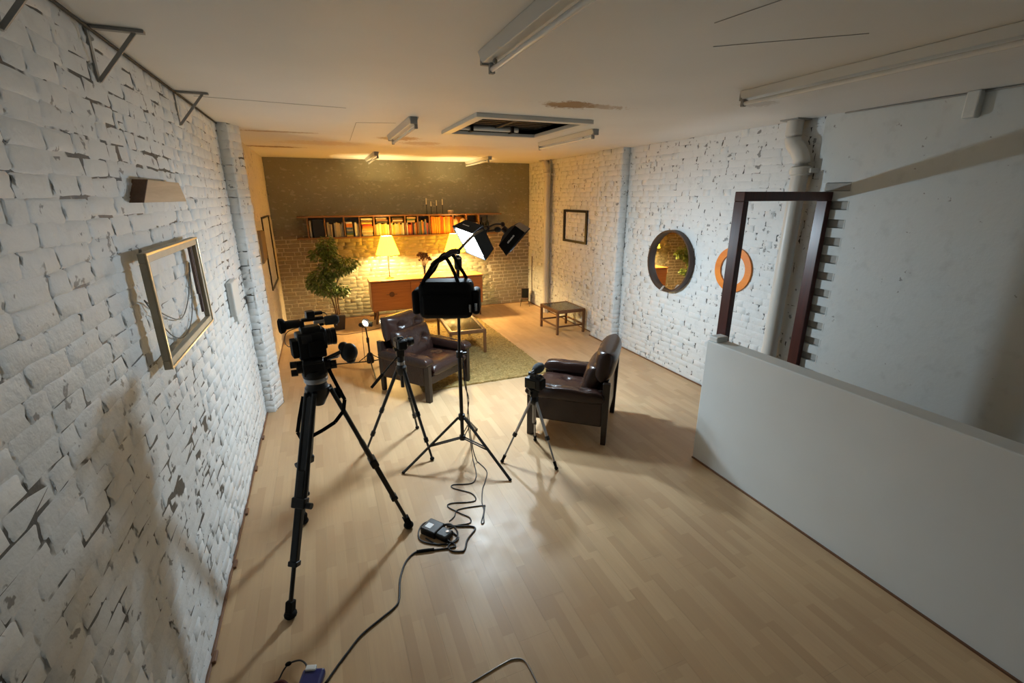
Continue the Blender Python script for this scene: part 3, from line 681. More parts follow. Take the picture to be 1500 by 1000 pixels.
tag(MB().box((0, 0, 0), (.188, .2, .32)).build('box_file', flat('book blackblue', (.012, .014, .025)), bevel=.004, loc=(SX(455.2), SY0+.04, Z0+.001)), 'large black box file at the ficus end of the wall shelf', 'box')
uprights('second bay from the ficus', 472.5, 497, 9, .21, .27, pal=DARK)
flats('third bay from the ficus', 498, 510, 8, Z0, Z0+.27, PALE, 'disc box'); uprights('third bay from the ficus', 510, 518, 4, .22, .27, pal=LIGHT)
flats('fourth bay from the ficus', 519, 538, 9, Z0, Z0+.33, LIGHT+PALE[4:8])
uprights('bay beside the lamp', 539, 561, 9, .19, .235, pal=LIGHT); flats('bay beside the lamp', 540, 560, 3, Z0+.237, Z0+.335, DARK)
uprights('bay above the glowing lamp', 562, 583, 8, .19, .235, pal=LIGHT); flats('bay above the glowing lamp', 563, 582, 4, Z0+.237, Z0+.335, [PALE[5], PALE[5], PALE[1], PALE[4]])
uprights('bay next after the lamp', 584, 602, 7, .19, .235, pal=[PALE[7], PALE[1], PALE[0], PALE[6], PALE[2], PALE[5]]); flats('bay next after the lamp', 585, 601, 3, Z0+.237, Z0+.335, DARK)
uprights('bay beside the records', 603, 620, 8, .20, .28, pal=PALE)
uprights('orange bay under the candles', 621.5, 657, 12, .325, .34, pal=[('orange', (.72, .25, .03)), ('amber', (.78, .34, .04)), ('deep orange', (.66, .18, .02)), ('amber', (.80, .38, .06)), ('scarlet', (.75, .09, .02))], kind='record sleeve')
tag(MB().box((0, 0, 0), (.15, .02, .32)).build('picture_card', flat('card orange', (.75, .30, .05)), loc=(SX(664.5), SY0+.2, Z0+.001)), 'orange card standing behind the cream ornaments on the shelf', 'card')
for k, (p, s) in enumerate(((662, 1.0), (674, 1.05))):
    o = MB().lathe([(0, 0), (.045*s, .0), (.03*s, .02), (.018*s, .06), (.05*s, .13), (.065*s, .20), (.05*s, .27), (.02*s, .30), (0, .305)], 16).build('ornament', 'ornament', smooth='auto', loc=(SX(p), SY0+.09, Z0))
    tag(o, ('rounded cream ceramic ornament beside the orange records', 'taller cream ceramic ornament beside the dark picture books')[k], 'ornament', 'cream ornaments')
uprights('last bay past the ornaments', 680, 699, 8, .17, .22, pal=[PALE[6], PALE[7], PALE[1], PALE[2], PALE[3], PALE[4]])
tag(MB().box((0, 0, 0), (.22, .03, .33)).build('dark_picture_book', flat('book dark', (.04, .034, .03)), loc=(SX(680.5), SY0+.225, Z0+.001)), 'large dark picture book at the back of the last book bay', 'book')
for k, (p, h, nm) in enumerate(((706, .30, 'squat dark bottle beside the last shelf divider'), (715.5, .34, 'slim dark bottle at the free end of the wall shelf'))):
    r = .055 if k == 0 else .042
    b_ = thing('bottle', nm, 'bottle', (SX(p), SY0+.12, Z0), 0, 'bottles on the wall shelf')
    MB().lathe([(0, 0), (r, 0), (r, h*.5), (r*.8, h*.6), (.014, h*.72), (.014, h*.95), (0, h*.95)], 18).build('body', 'bottle', b_, smooth='auto')
    MB().cyl((0, 0, h*.94), (0, 0, h), .016).build('cap', 'black', b_, smooth='auto')
CN = ['tallest candlestick at the book end of the row above the records', 'short candlestick, second from the book end above the records', 'candlestick third from the book end above the records', 'candlestick at the bottle end of the row above the records']
for k, (x, h) in enumerate(((1.99, .30), (2.08, .24), (2.19, .26), (2.31, .28))):
    c_ = thing('candlestick', CN[k], 'candlestick', (x, SY0+.12, Z1+.028), 0, 'candlesticks on the shelf')
    MB().lathe([(.03, 0), (.03, .006), (.006, .014), (.005, h*.55), (.012, h*.56), (.012, h*.6)], 14).build('holder', 'black_metal', c_, smooth='auto')
    MB().cyl((0, 0, h*.58), (0, 0, h), .0105, .009).build('candle', 'cream_candle', c_, smooth='auto')
tag(MB().lathe([(0, 0), (.05, 0), (.062, .05), (.05, .07), (.045, .055), (0, .02)], 16).build('small_bowl', 'ornament', smooth='auto', loc=(2.47, SY0+.12, Z1+.028)), 'small bowl on the shelf top beside the candlesticks', 'bowl')

# ------------------------------------------------------------------ ficus
fc = thing('potted_ficus', 'leafy green ficus tree in a dark pot against the taupe wall', 'plant', (.13, 8.74, 0))
MB().hexa([(-.085, -.085, 0), (.085, -.085, 0), (.085, .085, 0), (-.085, .085, 0)], [(-.12, -.12, .27), (.12, -.12, .27), (.12, .12, .27), (-.12, .12, .27)]).build('pot', 'pot', fc, bevel=.008)
MB().box((-.105, -.105, .255), (.105, .105, .274)).build('soil', 'soil', fc)
rp = random.Random(5); tr = MB()
trunks = [[(-.03, 0, .26), (-.06, .0, .5), (-.12, .02, .75), (-.16, .03, 1.0), (-.08, .02, 1.4)], [(.03, .01, .26), (.02, 0, .55), (.03, .02, .8), (.12, .03, 1.0), (.2, .02, 1.2)], [(0, -.02, .26), (-.02, -.03, .6), (-.03, -.04, .9), (-.06, 0, 1.2), (-.04, .02, 1.55)]]
for q in trunks: tr.tube(q, [.014, .012, .010, .008, .005], 7)
CL = [((-.06, .0, 1.50), (.15, .14, .16), 330), ((-.20, .02, 1.36), (.14, .14, .10), 190), ((.22, .0, 1.17), (.20, .15, .14), 420), ((-.22, -.02, .90), (.22, .17, .20), 760), ((.10, -.05, .72), (.13, .12, .10), 190), ((-.03, .0, 1.10), (.20, .14, .16), 330), ((-.05, 0, 1.33), (.13, .12, .10), 180), ((-.1, -.02, .72), (.18, .13, .08), 180)]
lf = MB()
for c, r, n in CL:
    for k in range(int(n*1.25)):
        d = Vector((rp.gauss(0, 1), rp.gauss(0, 1), rp.gauss(0, 1))); d.normalize(); d *= rp.uniform(.25, 1.08)**.6
        p = Vector((c[0]+d.x*r[0], c[1]+d.y*r[1], c[2]+d.z*r[2])); L_ = rp.uniform(.045, .085)
        out = Vector((d.x, d.y, d.z*.4-.45+rp.uniform(-.4, .3))).normalized(); sd = out.cross(Vector((rp.uniform(-1, 1), rp.uniform(-1, 1), 1))).normalized(); nn = sd.cross(out)
        lf.add([p, p+out*L_*.5+sd*L_*.23+nn*L_*.05, p+out*L_, p+out*L_*.5-sd*L_*.23+nn*L_*.05], [(0, 1, 2), (0, 2, 3)])
    for k in range(7):
        d = Vector((rp.uniform(-1, 1)*r[0]*.8, rp.uniform(-1, 1)*r[1]*.8, rp.uniform(-.5, .9)*r[2])); s = Vector(c)*.5+Vector((0, 0, .45))
        s = Vector((c[0]*.5, c[1]*.5, c[2]-.12)); tr.tube([s, (Vector(c)+s)/2+d*.4, Vector(c)+d], .0035, 5, 3)
tr.build('trunk', 'bark', fc, smooth=True); lf.build('foliage', 'leaf', fc, kind='stuff')

# ------------------------------------------------------------------ speaker on its wire stand
sk = thing('speaker', 'small brown wooden speaker tilted on thin wire legs in the corner', 'speaker', (4.04, 9.20, 0), math.radians(-24))
rx = Matrix.Rotation(math.radians(-14), 4, 'X')
MB().box((-.085, -.09, .12), (.085, .09, .37), rx).build('cabinet', 'dark_end', sk, bevel=.005); MB().box((-.072, -.097, .16), (.072, -.09, .36), rx).build('grille', 'black_matt', sk)
for sx in (-1, 1):
    MB().tube([(sx*.06, .05, .12), (sx*.08, -.05, .10), (sx*.10, -.14, .003)], .005, 6).build('leg', 'black_metal', sk, smooth=True); MB().tube([(sx*.06, .05, .11), (sx*.10, .14, .003)], .005, 6, 1).build('leg', 'black_metal', sk, smooth=True)

# ================================================================== FILM KIT
def V3(*a): return Vector(a)
# --- big video tripod and camcorder
T1 = Vector((-.125, 2.82, 0)); tp = thing('video_tripod', 'tall heavy black video tripod carrying the camcorder by the white brick wall', 'tripod', T1)
hub = V3(0, 0, 1.20)
for k, ft in enumerate(((-.41, 2.38), (.35, 2.88), (-.36, 3.22))):
    F_ = V3(ft[0], ft[1], .0)-T1; d = (F_-hub); side = V3(0, 0, 1).cross(d).normalized(); out = V3(d.x, d.y, 0).normalized()
    p0 = hub+out*.07; P = lambda u: p0+(F_+V3(0, 0, .05)-p0)*u
    lg = MB(); 
    for s in (-1, 1): lg.cyl(P(0)+side*s*.026, P(.50)+side*s*.026, .014, n=10)
    lg = lg.beam(P(.02), P(.5), .05, .016, out).build('leg', 'black_metal', tp, smooth='auto')
    MB().beam(P(.36), P(.79), .046, .034, out).build('middle_stage', 'black', lg, bevel=.006)
    MB().cyl(P(.76), P(1.0), .0125, n=10).build('lower_rod', 'black_metal', lg, smooth='auto')
    MB().beam(P(.485), P(.535), .088, .05, out).build('clamp', 'black', lg, bevel=.008); kn = P(.52)+side*.055; MB().cyl(kn-side*.018, kn+side*.02, .018).build('knob', 'black', lg, smooth='auto')
    MB().beam(P(.775), P(.80), .058, .046, out).build('clamp', 'black', lg, bevel=.006)
    ftm = MB(); ftm.beam(P(.955), P(1.0)+V3(0, 0, -.01), .04, .045, out); ftm.ball(F_+V3(0, 0, .026), .036, .036, .026); ftm.build('foot', 'black_matt', lg, smooth='auto', bevel=.004)
    if k == 0: MB().beam(P(.455)-out*.0185+side*.006, P(.47)-out*.0185+side*.006, .034, .002, out).build('sticker', 'white_print', lg)
MB().lathe([(.03, 1.10), (.045, 1.13), (.066, 1.17), (.07, 1.215), (.058, 1.23), (.058, 1.25)], 22).build('spider', 'black_metal', tp, smooth='auto')
MB().lathe([(.063, 1.25), (.068, 1.258), (.068, 1.272), (.063, 1.28)], 24).build('bowl_ring', 'silver', tp, smooth='auto')
hd = MB(); hd.lathe([(.07, 1.28), (.075, 1.31), (.06, 1.33)], 20); hd.box((-.06, -.055, 1.30), (.06, .055, 1.385)); hd.cyl((-.095, 0, 1.35), (.095, 0, 1.35), .038); hd.box((-.055, -.09, 1.385), (.055, .09, 1.405))
hd.build('fluid_head', 'black', tp, smooth='auto', bevel=.006)
MB().cyl((.105, .03, 1.14), (.12, .04, 1.14), .038).build('spirit_level', 'grey_metal', tp, smooth='auto'); MB().cyl((.095, -.02, 1.35), (.125, -.02, 1.35), .026).build('tilt_knob', 'black', tp, smooth='auto')
for z in (1.325, 1.375): MB().cyl((-.125, -.02, z), (-.09, -.02, z), .02).build('tension_knob', 'black', tp, smooth='auto')
fx = V3(.76, .65, 0).normalized()
pa = V3(.05, .0, 1.375); pb = pa+RT*.118+V3(0, 0, .055)
hm = MB().cyl(pa, pb, .012).build('pan_handle', 'grey_metal', tp, smooth='auto')
gm = MB(); gm.ball(pb+RT*.045+V3(0, 0, -.005), .050, .045, .058); gm.ball(pb+RT*.015+V3(0, 0, .03), .03, .03, .03); gm.ball(pb+RT*.05+V3(0, 0, -.045), .03, .03, .03); gm.build('zoom_controller', 'black', hm, smooth=True)
MB().beam(pa+V3(0, 0, -.0), pa+RT*.10+V3(0, 0, .025), .03, .007).build('plate', 'silver', hm)
def strap(m, pts, w_, wd):
    P = [Vector(p) for p in pts]
    for i in range(len(P)-1): m.beam(P[i], P[i+1], w_, .004, wd)
    return m
vt = Vector((RT.y, -RT.x, 0))
sp_ = [(.06, -.02, 1.40), (.085, -.03, 1.30), (.12, -.05, 1.20), (.145, -.06, 1.13), (.13, -.07, 1.06), (.075, -.08, 1.00), (0, -.09, .965), (-.06, -.10, .945), (-.12, -.10, .94), (-.135, -.09, .98), (-.115, -.07, 1.06), (-.08, -.04, 1.18)]
strap(MB(), sp_, .022, tuple(vt)).build('strap', 'canvas', tp)
# camcorder
Cc = T1+V3(0, 0, 1.407); fx = V3(.97, .22, 0).normalized(); CS = .92
cc = thing('camcorder', 'black professional camcorder with grey foam microphone on the tall video tripod', 'camcorder', Cc+RT*.012, math.atan2(-fx.x, fx.y)); cc.scale = (.85, .68, CS)
YR = Matrix.Rotation(PI/2, 4, 'X')
b_ = MB(); b_.box((-.06, -.13, .0), (.06, .09, .17)); b_.box((-.05, -.09, .16), (.05, .07, .205)); b_.box((-.055, .05, .05), (.055, .105, .185)); b_.build('body', 'black', cc, bevel=.014, seg=3, smooth='auto')
MB().box((-.05, -.175, .02), (.05, -.13, .13)).build('battery', 'black_matt', cc, bevel=.006)
MB().box((.06, -.06, .02), (.095, .08, .12)).build('hand_grip', 'black_matt', cc, bevel=.015)
MB().box((.0605, -.10, .11), (.066, -.02, .16)).build('control_panel', 'grey_metal', cc, bevel=.003)
lz = MB().cyl((0, .09, .115), (0, .155, .115), .050, n=24).build('lens', 'black', cc, smooth='auto')
for y in (.108, .126, .144): MB().lathe([(.051, -.006), (.054, -.004), (.054, .004), (.051, .006)], 24, Matrix.Translation((0, y, .115)) @ YR).build('focus_ring', 'grey_metal', lz, smooth='auto')
MB().lathe([(.052, 0), (.056, -.02), (.056, -.036), (.050, -.036)], 24, Matrix.Translation((0, .15, .115)) @ YR).build('lens_hood', 'black', lz, smooth='auto')
MB().cyl((0, .157, .115), (0, .161, .115), .046).build('front_glass', 'bottle', lz, smooth='auto')
ha = MB(); ha.box((-.018, -.07, .235), (.018, .11, .255)); ha.box((-.018, .07, .195), (.018, .105, .24)); ha.box((-.018, -.09, .195), (.018, -.05, .245)); ha.build('top_handle', 'black', cc, bevel=.008)
vf = MB().cyl((-.005, -.08, .228), (-.005, -.20, .226), .024, .028, n=18).build('viewfinder', 'black', cc, smooth='auto')
MB().lathe([(.028, 0), (.045, .018), (.048, .045), (.038, .055), (.03, .04)], 22, Matrix.Translation((-.005, -.19, .226)) @ YR).build('eyecup', 'black_matt', vf, smooth='auto')
mi = MB().cyl((.03, .02, .228), (.03, .13, .228), .0115).build('microphone', 'silver', cc, smooth='auto')
MB().lathe([(.012, 0), (.028, -.006), (.031, -.10), (.022, -.118), (0, -.12)], 18, Matrix.Translation((.03, .105, .228)) @ YR).build('foam_windshield', 'fur', mi, smooth=True)
mh = MB(); mh.box((-.02, -.03, .255), (.04, .035, .30)); mh.box((.0, .02, .272), (.035, .10, .292)); mh.build('audio_module', 'black', cc, bevel=.005)
MB().tube([(.03, .095, .284), (.03, .125, .275), (.03, .13, .245), (.02, .09, .215), (0, .08, .195)], .0035, 6).build('cable', 'rubber_cable', cc, smooth=True)
MB().tube([(.02, .10, .205), (.03, .17, .21), (.03, .205, .185), (.02, .17, .16), (-.03, .10, .165)], .004, 6).build('cable', 'rubber_cable', cc, smooth=True)
MB().tube([(-.06, -.08, .19), (-.10, -.17, .16), (-.10, -.20, .10), (-.08, -.18, .07), (-.05, -.172, .08)], .003, 6).build('cable', 'rubber_cable', cc, smooth=True)

# --- middle tripod and still camera
T2 = Vector((.545, 4.05, 0)); tp = thing('camera_tripod', 'black camera tripod with a silver collar in front of the facing armchair', 'tripod', T2)
hub = V3(0, 0, .80)
for ft in ((.17, 4.09), (.71, 3.71), (.70, 4.36)):
    F_ = V3(*ft, 0)-T2; out = V3(F_.x, F_.y, 0).normalized(); p0 = hub+out*.035; P = lambda u: p0+(F_+V3(0, 0, .02)-p0)*u
    lg = MB().cyl(P(0), P(.52), .0165, .0155).build('leg', 'black_metal', tp, smooth='auto')
    MB().cyl(P(.5), P(.80), .0135).build('middle_stage', 'grey_metal', lg, smooth='auto'); MB().cyl(P(.78), P(.985), .0105).build('lower_rod', 'grey_metal', lg, smooth='auto')
    for u in (.5, .79): MB().cyl(P(u-.025), P(u+.025), .021).build('lock', 'black', lg, smooth='auto')
    MB().ball(F_+V3(0, 0, .018), .02, .02, .018).build('foot', 'black_matt', lg, smooth=True)
MB().cyl((0, 0, .62), (0, 0, .90), .0165).build('centre_column', 'black_metal', tp, smooth='auto')
MB().lathe([(.03, .74), (.048, .77), (.05, .82), (.03, .845)], 18).build('spider', 'black', tp, smooth='auto'); MB().cyl((0, 0, .845), (0, 0, .872), .036, n=20).build('collar', 'silver', tp, smooth='auto')
h_ = MB(); h_.cyl((0, 0, .872), (0, 0, .93), .034); h_.box((-.035, -.03, .92), (.035, .03, .985)); h_.box((-.055, -.04, .985), (.055, .04, 1.0)); h_.build('pan_head', 'black', tp, smooth='auto', bevel=.004)
e0 = V3(-.03, 0, .92); e1 = V3(.265-.545, -.02, .665); MB().cyl(e0, e0+(e1-e0)*.6, .008).build('pan_handle', 'black_metal', tp, smooth='auto'); MB().cyl(e0+(e1-e0)*.55, e1, .015, .013).build('grip', 'black_matt', tp, smooth='auto')
d2 = V3(.98, .2, 0).normalized()
def still_camera(name, label, loc, d, s=1, lens=.09, lab='camera'):
    c = thing(name, label, lab, loc, math.atan2(-d.x, d.y))
    b = MB(); b.box((-.068*s, -.035*s, 0), (.068*s, .035*s, .088*s)); b.build('body', 'black', c, bevel=.010*s, seg=3, smooth='auto')
    MB().hexa([(-.03*s, -.03*s, .088*s), (.03*s, -.03*s, .088*s), (.028*s, .04*s, .088*s), (-.028*s, .04*s, .088*s)], [(-.022*s, -.02*s, .115*s), (.022*s, -.02*s, .115*s), (.018*s, .03*s, .108*s), (-.018*s, .03*s, .108*s)]).build('prism_hump', 'black', c, bevel=.004*s)
    l = MB().cyl((0, .03*s, .045*s), (0, .035*s+lens, .045*s), .036*s, .038*s, n=20).build('lens', 'black', c, smooth='auto')
    MB().cyl((0, .034*s+lens, .045*s), (0, .039*s+lens, .045*s), .033*s, n=20).build('front_glass', 'bottle', l, smooth='auto')
    MB().lathe([(.038*s, -.012), (.040*s, -.01), (.040*s, .01), (.038*s, .012)], 20, Matrix.Translation((0, .05*s+lens*.4, .045*s)) @ Matrix.Rotation(PI/2, 4, 'X')).build('zoom_ring', 'black_matt', l, smooth='auto')
    MB().cyl((.045*s, 0, .088*s), (.045*s, 0, .10*s), .011*s).build('dial', 'grey_metal', c, smooth='auto'); MB().box((.066*s, -.03*s, .005*s), (.078*s, .045*s, .08*s)).build('hand_grip', 'black_matt', c, bevel=.008*s)
    MB().box((-.045*s, -.041*s, .015*s), (.03*s, -.034*s, .072*s)).build('screen', 'bottle', c)
    return c
still_camera('still_camera', 'black still camera with short lens on the black tripod with silver collar', T2+V3(0, 0, 1.0), d2)

# --- little silver tripod with the furry microphone camera
T3 = Vector((1.60, 3.43, 0)); tp = thing('small_tripod', 'small silver tripod beside the armchair seen from its side', 'tripod', T3)
hub = V3(0, 0, .56)
for ft in ((1.29, 3.43), (1.69, 3.14), (1.73, 3.67)):
    F_ = V3(*ft, 0)-T3; out = V3(F_.x, F_.y, 0).normalized(); p0 = hub+out*.03; P = lambda u: p0+(F_+V3(0, 0, .015)-p0)*u
    lg = MB().beam(P(0), P(.55), .026, .017, out).build('leg', 'silver', tp, bevel=.004)
    MB().cyl(P(.5), P(.97), .0085).build('lower_rod', 'silver', lg, smooth='auto')
    MB().beam(P(.52), P(.585), .034, .028, out).build('lock', 'black', lg, bevel=.004)
    ff = MB(); ff.cyl(P(.90), P(.99), .015, .012); ff.ball(F_+V3(0, 0, .015), .018, .018, .015); ff.build('foot', 'black_matt', lg, smooth='auto')
MB().cyl((0, 0, .34), (0, 0, .62), .012).build('centre_column', 'silver', tp, smooth='auto'); MB().lathe([(.02, .52), (.04, .545), (.042, .585), (.024, .61)], 16).build('spider', 'black', tp, smooth='auto')
h_ = MB(); h_.box((-.03, -.03, .60), (.03, .03, .665)); h_.cyl((-.045, 0, .64), (.045, 0, .64), .02); h_.box((-.05, -.035, .665), (.05, .035, .68)); h_.build('pan_head', 'black', tp, smooth='auto', bevel=.004)
MB().cyl((-.03, -.02, .64), (-.075, -.10, .60), .007).build('pan_handle', 'black_metal', tp, smooth='auto')
d3 = V3(.80, .60, 0).normalized()
c3 = still_camera('video_camera', 'black video camera with a grey furry windshield on the small silver tripod', T3+V3(0, 0, .68), d3, 1.15, .07, 'camera')
MB().box((-.015, -.03, .125), (.015, .02, .15)).build('hot_shoe', 'chrome', c3, bevel=.003); MB().cyl((0, -.05, .16), (0, .03, .165), .014).build('microphone', 'black', c3, smooth='auto')
MB().box((-.03, -.06, .135), (.02, -.03, .165)).build('receiver', 'grey_metal', c3, bevel=.004)
w_ = MB().ball((0, .075, .165), .047, .088, .045, 20, 14).build('furry_windshield', 'fur', c3, smooth=True)
wd = w_.modifiers.new('fur', 'DISPLACE'); tx2 = bpy.data.textures.new('furry', 'CLOUDS'); tx2.noise_scale = .012; wd.texture = tx2; wd.strength = .012

# --- light stand with crossbar, two softboxes, hanging bag
S = Vector((.98, 3.62, 0)); ls = thing('light_stand', 'tall black light stand with splayed legs holding two softboxes and a bag', 'light stand', S)
MB().cyl((0, 0, .20), (0, 0, 1.05), .0165).build('pole', 'black_metal', ls, smooth='auto'); MB().cyl((0, 0, 1.0), (0.02, 0, 1.86), .013).build('upper_pole', 'black_metal', ls, smooth='auto')
MB().lathe([(.02, 1.74), (.03, 1.75), (.032, 1.83), (.02, 1.85)], 16, org=(.02, 0, 0)).build('spigot', 'black', ls, smooth='auto'); MB().cyl((.0, -.036, 1.835), (.03, -.036, 1.835), .007).build('wing_screw', 'chrome', ls)
for z in (.43, 1.02): MB().lathe([(.019, z-.03), (.03, z-.025), (.03, z+.025), (.019, z+.03)], 14).build('collar', 'black', ls, smooth='auto'); 
MB().cyl((.03, 0, 1.02), (.065, 0, 1.02), .012).build('lock_knob', 'black', ls, smooth='auto'); MB().lathe([(.018, .20), (.028, .205), (.028, .245), (.018, .25)], 14).build('lower_collar', 'black', ls, smooth='auto')
for ft in ((.43, 3.59), (1.25, 3.14), (1.26, 4.10)):
    F_ = V3(*ft, 0)-S; out = V3(F_.x, F_.y, 0).normalized(); sd = V3(-out.y, out.x, 0); p0 = V3(0, 0, .43)+out*.03; P = lambda u: p0+(F_+V3(0, 0, .012)-p0)*u
    lg = MB().beam(P(0), P(1), .022, .016, out).build('leg', 'black_metal', ls, bevel=.003)
    for s in (-1, 1): MB().beam(V3(0, 0, .225)+out*.025+sd*s*.012, P(.52)+sd*s*.012, .006, .012).build('brace', 'black_metal', lg)
    MB().ball(F_+V3(0, 0, .012), .015, .015, .012).build('foot', 'black_matt', lg, smooth=True)
TW = -FW                                           # direction back to the viewer, used only to orient the softboxes as photographed
def cv(a, b, c): return RT*a+UP*b+TW*c
def softbox(name, label, C0, u, v, depth, lit, power, aim, side_mat, beam, spread):
    """C0 centre of the front, u and v full edge vectors of the front"""
    u, v = Vector(u), Vector(v); n = u.cross(v).normalized()
    if n.dot(Vector(aim)) < 0: v = -v; n = -n
    t = thing(name, label, 'softbox', C0); X, Y = u/2, v/2; b = -n*depth
    A = [-X-Y, X-Y, X+Y, -X+Y]; B = [b-X*.86-Y*.86, b+X*.86-Y*.86, b+X*.86+Y*.86, b-X*.86+Y*.86]; Cc_ = [b*1.3-X*.35-Y*.35, b*1.3+X*.35-Y*.35, b*1.3+X*.35+Y*.35, b*1.3-X*.35+Y*.35]
    names = []
    for k in range(4):
        j = (k+1) % 4; nn = (A[j]-A[k]).cross(B[k]-A[k]).normalized()*.004
        if nn.dot((A[k]+A[j])) < 0: nn = -nn
        m = MB().hexa([A[k]+nn, A[j]+nn, B[j]+nn, B[k]+nn], [A[k], A[j], B[j], B[k]]).build('side_flap', side_mat[k], t, bevel=.001)
        names.append((A[k], A[j], B[j], B[k], nn, m))
    MB().hexa(B, Cc_).build('back_cloth', 'canvas_grey', t)
    MB().cyl(b*1.25, b*1.25-n*.06, .035).build('lamp_head', 'black', t, smooth='auto')
    e = n*-.012
    MB().hexa([p*.97+e for p in A], [p*.97+e+n*.004 for p in A]).build('diffuser', 'led' if lit else 'beige', t)
    for k in range(4): 
        j = (k+1) % 4; MB().beam(A[k], A[j], .008, .008, n).build('front_edge', 'canvas_grey', t)
    if lit: MB().beam(A[1]*.97+n*-.004, A[3]*.97+n*-.004, .014, .006, n).build('velcro_strap', 'canvas_grey', t)
    lamp('softbox_light', 'AREA', Vector(C0)+n*.03, power, COOL, beam, u.length*(.8 if lit else .4), v.length*(.8 if lit else .4), math.radians(spread))
    return t, names
CAMP = V3(0, 0, HC)
C1 = CAMP+(S+V3(.125, .02, 1.945)-CAMP)*1.27
u1, v1 = cv(.176, -.10, .18)*1.27, cv(.09, -.173, -.18)*1.27
sb1, nm1 = softbox('softbox', 'lit softbox with glowing white front at the top of the light stand', C1, u1, v1, .15, True, P_SOFT1, -cv(.68, .67, -.3), ['canvas_grey']*4, (-.40, -.24, -.88), 175)
L2, W2, D2 = cv(.60, .60, .53).normalized(), cv(.30, .45, -.84).normalized(), cv(.65, -.70, -.20).normalized()
P2 = CAMP+(S+V3(.645, .41, 1.93)-CAMP)*1.16
C2 = P2+W2*.09+D2*.075
sb2, nm2 = softbox('softbox', 'black softbox with a white mark and a beige end, turned away beside the lit one', C2, L2*.34, W2*.18, .13, False, P_SOFT2, D2, ['canvas', 'canvas', 'canvas', 'canvas'], (.63, -.16, -.76), 175)
BT = V3(.02, 0, 1.885); BR = V3(-.10, -.16, 1.87); HA = C1-S-(-cv(.68, .67, -.3))*.26; HB = C2-D2*.25-S
MB().cyl(BR, BT, .0125).build('boom_arm', 'black_metal', ls, smooth='auto'); MB().tube([tuple(BT), tuple(BT+(HA-BT)*.5+V3(0, 0, .03)), tuple(HA)], .0125, 8).build('boom_arm', 'black_metal', ls, smooth=True)
MB().tube([tuple(HA), tuple((HA+HB)/2+V3(0, 0, .02)), tuple(HB)], .010, 8).build('crossbar', 'black_metal', ls, smooth=True)
for q, r in ((HA, .03), (HB, .026), (BT, .024)): MB().ball(q, r, r, r).build('clamp_knob', 'black', ls, smooth=True)
KB = CAMP+(S+V3(.50, .37, 2.02)-CAMP)*1.16-S
MB().ball(KB, .04, .026, .03).build('grip_knob', 'black', ls, smooth=True); MB().cyl(KB, KB-RT*.18-UP*.03, .010).build('tilt_handle', 'black_metal', ls, smooth='auto')
for q in nm2:
    if q[4].normalized().dot(L2) > .6: q[5].data.materials[0] = M['beige']
bpy.data.objects['softbox.001']['category'] = 'softbox'
def mark(par, names, want, u0, u1, hgt, vv=.5):
    best = max(names, key=lambda q: q[4].normalized().dot(want)); a, b, c, d, nn, m = best
    e = (b-a).normalized(); f_ = ((d-a)-(e*(d-a).dot(e))).normalized(); N_ = nn.normalized(); ln = (b-a).length; mb = MB(); rr = random.Random(9)
    o = a+f_*((d-a).dot(f_)*vv)+nn*1.05; k = u0
    while k < u1:
        wv = rr.uniform(.004, .009); hh = hgt*rr.uniform(.7, 1.0)
        p = o+e*(k*ln); mb.hexa([p, p+e*wv, p+e*wv+f_*hh, p+f_*hh], [q+N_*.0015 for q in (p, p+e*wv, p+e*wv+f_*hh, p+f_*hh)]); k += (wv+.003)/ln
    mb.build('white_mark', 'white_print', m)
mark(sb2, nm2, TW, .32, .66, .018)
mark(sb1, nm1, UP, .45, .75, .012, .45)
# --- duffel bag hung on the stand
BX = RT.copy(); BX.z = 0; BX.normalize()
bg = thing('duffel_bag', 'black duffel bag hanging by its handles from the light stand', 'bag', S+V3(-.115, -.13, 1.40), math.atan2(BX.y, BX.x))
def rbox(m, lo, hi, r=.05, n=3):
    return m.box(lo, hi)
o = MB().box((-.205, -.13, 0), (.205, .13, .285)).build('body', 'canvas', bg, bevel=.05, seg=4, smooth='auto')
for s in (-1, 1): MB().box((s*.23-.03, -.10, .03), (s*.23+.03, .10, .22)).build('end_pocket', 'canvas', bg, bevel=.025, seg=3, smooth='auto')
MB().box((-.17, -.15, .03), (.17, -.12, .19)).build('front_pocket', 'canvas', bg, bevel=.014, seg=3, smooth='auto')
MB().tube([(-.2, -.03, .272), (0, -.03, .276), (.2, -.03, .272)], .006, 6).build('zipper', 'black_metal', bg, smooth=True)
for y, top in ((-.11, .455), (.11, .47)):
    hdl = MB(); q = [(-.17, y, .10), (-.175, y, .26), (-.10, y*.7, .36), (-.03, y*.4, top), (.05, y*.3, top+.005), (.10, y*.5, .38), (.15, y, .26), (.15, y, .10)]
    if y < 0: q = [(-.17, y, .10), (-.17, y, .26), (-.12, y*.7, .36), (-.08, y*.4, .42), (-.01, y*.4, .465), (.04, y*.5, .42), (.11, y, .26), (.13, y, .10)]
    hdl.tube(q, .014, 7).build('handle', 'canvas', bg, smooth=True)
MB().tube([(-.10, -.03, .40), (-.06, -.03, .435), (-.01, -.03, .46), (.04, -.02, .50), (.09, -.01, .51)], .020, 8).build('handle_wrap', 'purple_grip', bg, smooth=True)
for x, z in ((.235, .10), (.19, .09)): MB().box((x-.008, -.135, z-.03), (x+.008, -.10, z+.03)).build('buckle', 'chrome', bg, bevel=.003)

